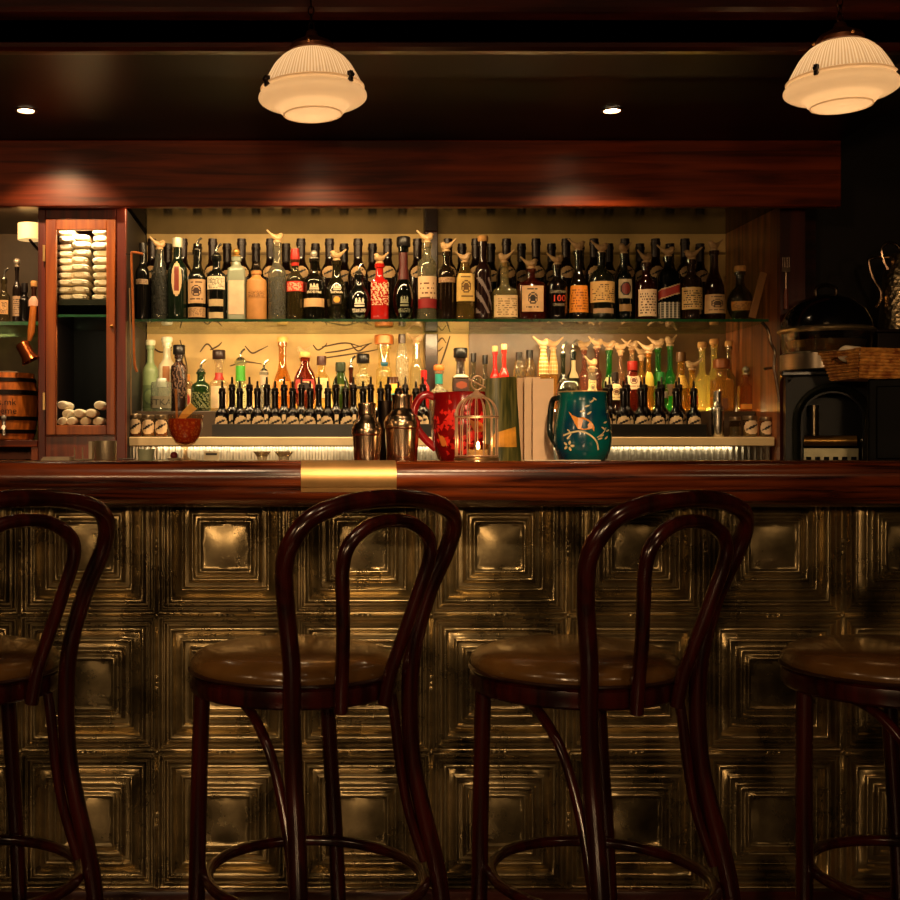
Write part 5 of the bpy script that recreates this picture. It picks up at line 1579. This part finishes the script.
MB().box(-.012, .012, -.004, .004, 0.004, .16, M=M_).build('blade', mat('8a5a28', .5, 0, .2, 30), t, bevel=.002)
t = thing('chrome_pipe', 'thin bent chrome pipe on the side panel above the jars', 'pipe', (1.52, 3.80, 0))
q = lambda px_, y_, D_=3.90: (WX(px_, D_) - 1.52, D_ - 3.80, WZ(y_, D_))
MB().tube(smooth_path([q(762, 322), q(768, 330), q(771, 343), q(775, 352), q(774, 366), q(777, 385), q(780, 402)], 5), .0048, 8).build('pipe', mat('5a4c40', .25, 1), t)
MB().tube([q(764, 369), q(774, 367.5)], .005, 8).build('valve', mat('c8b8a8', .25, 1), t)

# ------------------------------------------------------------------ pendant lamps
PSH = shade_mat()
PSR = shade_mat(96)


def make_pendant():
    root = thing('pendant_lamp', 'x', 'lamp', (0, 0, 0), 0, 'milk glass pendant lamps over the bar')
    R = .124
    rib = [(.040, .0815), (.052, .078), (.068, .069), (.086, .051), (.098, .032), (.108, .014), (.113, .004)]
    mb = MB()
    n = 144
    # upper bowl with fine vertical ribs
    P_ = smooth_path([(a, 0, c * 1.04) for a, c in rib], 4)
    mb.lathe([(p.x, p.z) for p in P_], n, flute=.012, nf=48)
    mb.build('ribbed_upper_shade', PSR, root, sharp=80)
    lowp = [(.113, .004), (.117, .0025), (.118, -.003), (.115, -.006), (.1185, -.010), (.1235, -.018), (.124, -.026), (.120, -.032), (.110, -.0385), (.097, -.0425), (.086, -.0455), (.079, -.051), (.073, -.060), (.063, -.068), (.048, -.073), (.03, -.076), (0, -.077)]
    P_ = smooth_path([(a, 0, c * .9) for a, c in lowp], 3)
    mb = MB(); mb.lathe([(max(0, p.x), p.z) for p in P_], 64)
    mb.build('lower_bowl', PSH, root, sharp=60)
    mb = MB()
    for rr_, zz in ((.066, -.0595), (.1175, -.0005)):
        mb.tube([(rr_ * math.cos(2 * PI * k / 48), rr_ * math.sin(2 * PI * k / 48), zz) for k in range(48)], .0022, 8, closed=True)
    mb.build('moulded_ring', PSH, root)
    for a in (-40, 95, 217):
        a = math.radians(a)
        M_ = Matrix.Rotation(a, 4, 'Z') @ Matrix.Translation((.118, 0, 0))
        mb = MB().box(-.004, .007, -.004, .004, -.012, .012, M=M_); mb.ball(M_ @ Vector((.008, 0, .003)), .0055, 8, 5)
        mb.build('clip', mat('1a0c08', .4, .6), root)
    MB().lathe([(.040, .0845), (.050, .0855), (.052, .094), (.046, .103), (.028, .112), (.016, .118), (.012, .130), (.007, .1335), (0, .1338)], 28).build('gallery', mat('5a3018', .4, .7), root)
    for k in range(3):
        a = 2 * PI * k / 3 + .5
        MB().ball((.056 * math.cos(a), .056 * math.sin(a), .093), .0050, 8, 5).build('thumb_screw', mat('c89060', .3, .9), root)
    mb = MB()
    zz = .1425; k = 0
    while zz < .72:
        M_ = Matrix.Translation((0, 0, zz)) @ Matrix.Rotation(PI / 2 * (k % 2), 4, 'Z')
        mb.tube([M_ @ Vector((.0065 * math.cos(2 * PI * q_ / 12), 0, .011 * math.sin(2 * PI * q_ / 12))) for q_ in range(12)], .0019, 6, closed=True)
        zz += .0175; k += 1
    mb.build('chain', mat('2c150c', .35, .9), root)
    return root


DPEN = 2.75
p0 = make_pendant()
p0.location = (WX(312.5, DPEN), DPEN, WZ(88.5, DPEN)); p0['label'] = 'glowing milk glass pendant lamp hanging above the brass plate of the bar'
p0.rotation_euler = (0, math.radians(-1), math.radians(-6))
p1 = copy_tree(p0); p1.location = (WX(841, DPEN), DPEN, WZ(80, DPEN)); p1['label'] = 'glowing milk glass pendant lamp hanging at the right end above the basket'
p1.rotation_euler = (0, math.radians(-1), math.radians(4))

# recessed downlights in the canopy
dl0 = None
DDL = 3.466
for px_, lb in ((26, 'small recessed downlight in the dark canopy at the left'), (319, 'small recessed downlight in the dark canopy hidden behind the left pendant'), (612, 'small recessed downlight in the dark canopy between the pendants')):
    if dl0 is None:
        dl0 = thing('downlight', lb, 'lamp', (0, 0, 0), 0, 'recessed downlights in the canopy')
        MB().lathe([(.024, -.0006), (.033, -.0006), (.034, -.003), (.024, -.004), (.024, -.0006)], 28).build('trim_ring', mat('6a5a48', .3, .8), dl0)
        MB().lathe([(0, -.0015), (.0225, -.0015), (.0225, -.0008), (0, -.0008)], 24).build('lens', mat('ffe0b0', .4, 0, 0, emit=40), dl0)
        o = dl0
    else: o = copy_tree(dl0)
    o.location = (WX(px_, DDL), DDL, SOF_Z); o['label'] = lb


# ------------------------------------------------------------------ light
def spot(x, y, z, tgt, w, col, ang=60, blend=.5, rad=.03):
    l = bpy.data.lights.new('spot', 'SPOT'); l.energy = w; l.color = col; l.spot_size = math.radians(ang); l.spot_blend = blend; l.shadow_soft_size = rad
    o = bpy.data.objects.new('spot_light', l); COL.objects.link(o); o.location = (x, y, z)
    o.rotation_euler = (Vector(tgt) - Vector((x, y, z))).to_track_quat('-Z', 'Y').to_euler()
    return o


def strip(x, y, z, tgt, sx, sy, w, col):
    l = bpy.data.lights.new('strip', 'AREA'); l.shape = 'RECTANGLE'; l.size = sx; l.size_y = sy; l.energy = w; l.color = col
    o = bpy.data.objects.new('strip_light', l); COL.objects.link(o); o.location = (x, y, z)
    o.rotation_euler = (Vector(tgt) - Vector((x, y, z))).to_track_quat('-Z', 'Y').to_euler()
    return o


def point(x, y, z, w, col, r=.03):
    l = bpy.data.lights.new('point_source', 'POINT'); l.energy = w; l.color = col; l.shadow_soft_size = r
    o = bpy.data.objects.new('point_light', l); COL.objects.link(o); o.location = (x, y, z)
    return o


WARM = (1, .63, .31)
AMB = (1, .72, .36)
# canopy downlights
for px_ in (26, 319, 612):
    x = WX(px_, DDL); spot(x, DDL, SOF_Z - .012, (x + .06, 3.95, 1.5) if px_ == 26 else (x, 3.72, 1.5), 26 if px_ == 26 else 26, WARM, 80 if px_ == 26 else 100, .8, .02)
# led strips: behind the fascia (onto the bottles), under the front edge of the glass shelf, under the counter nosing
strip(-.02, 3.86, 1.945, (-.02, 4.25, 1.66), 1.05, .02, 5.6, (1, .68, .32))
strip(.33, 4.02, ZS - .016, (.33, 4.3, 1.2), 1.75, .015, 10.5, (1, .69, .34))
strip(1.12, 4.388, ZST + .012, (1.12, 4.22, 1.6), .80, .008, 3.2, (1, .72, .34))
strip(.0, 4.388, ZST + .012, (.0, 4.22, 1.6), 1.0, .008, 1.6, (1, .72, .34))
strip(.48, 3.945, ZC - .034, (.48, 3.962, 1.08), 1.9, .01, 1.8, (1, .8, .5))
strip(-1.0, 3.9, 1.93, (-1.0, 4.2, 1.6), .3, .03, 1.5, WARM)
# fill lights added inside the cabinet to brighten the towels and the rolls below
strip(-.70, 3.90, Z_(224), (-.70, 4.1, Z_(330)), .14, .02, 1.2, (1, .78, .5))
strip(-.70, 3.91, Z_(320), (-.70, 4.05, Z_(425)), .14, .02, 1.2, (1, .78, .5))
# pendant bulbs inside the shades, and unseen lights added behind the camera and to the sides to brighten the bar front
for px_, py_ in ((312.5, 86), (841, 77)):
    point(WX(px_, DPEN), DPEN, WZ(py_, DPEN) + .005, .42, (1, .62, .33), .03)
for x, y, z, w_ in ((-1.0, -1.3, 1.5, 54), (.15, -1.3, 1.5, 54), (-2.1, .4, 1.95, 14), (1.9, -.3, 1.95, 10)):
    point(x, y, z, w_, WARM, .11)
# ceiling spots of the room: on the bar front, the stools; then two unseen fill spots added for the things on the bar and the basket
spot(-.30, 1.15, 2.9, (-.15, 2.5, .98), 52, (1, .68, .38), 40, .9, .05)
spot(.60, 1.1, 2.9, (.38, 2.45, 1.0), 42, (1, .66, .36), 34, .9, .05)
spot(1.5, 1.2, 2.9, (1.12, 2.25, .8), 14, (1, .55, .25), 26, .9, .05)
spot(.25, .2, 2.3, (.30, 2.9, 1.22), 190, (1, .68, .36), 24, .8, .05)
spot(1.75, .4, 2.3, (1.72, 3.5, 1.42), 68, (1, .6, .3), 14, .9, .04)
# candle
point(WX(478, DC), DC, ZB + .045, .12, (1, .6, .25), .004)

w = bpy.data.worlds.new('night_room'); SC.world = w; w.use_nodes = True
bg = w.node_tree.nodes['Background']; bg.inputs[0].default_value = (1, .62, .35, 1); bg.inputs[1].default_value = .004

# ------------------------------------------------------------------ camera
cam = bpy.data.cameras.new('camera'); co = bpy.data.objects.new('camera', cam); COL.objects.link(co)
co.location = (0, 0, EYE); co.rotation_euler = (PI / 2, 0, 0)
cam.sensor_width = 36; cam.lens = 36 * F / 900; cam.shift_x = (450 - CX) / 900; cam.shift_y = 0
cam.clip_start = .05
SC.camera = co
SC.view_settings.view_transform = 'Standard'
SC.view_settings.look = 'None'
SC.view_settings.exposure = 0.0
SC.view_settings.gamma = 1
SC.view_settings.use_curve_mapping = False
cy = SC.cycles
cy.use_denoising = True
cy.transparent_max_bounces = 32
cy.max_bounces = 8
cy.sample_clamp_indirect = 6
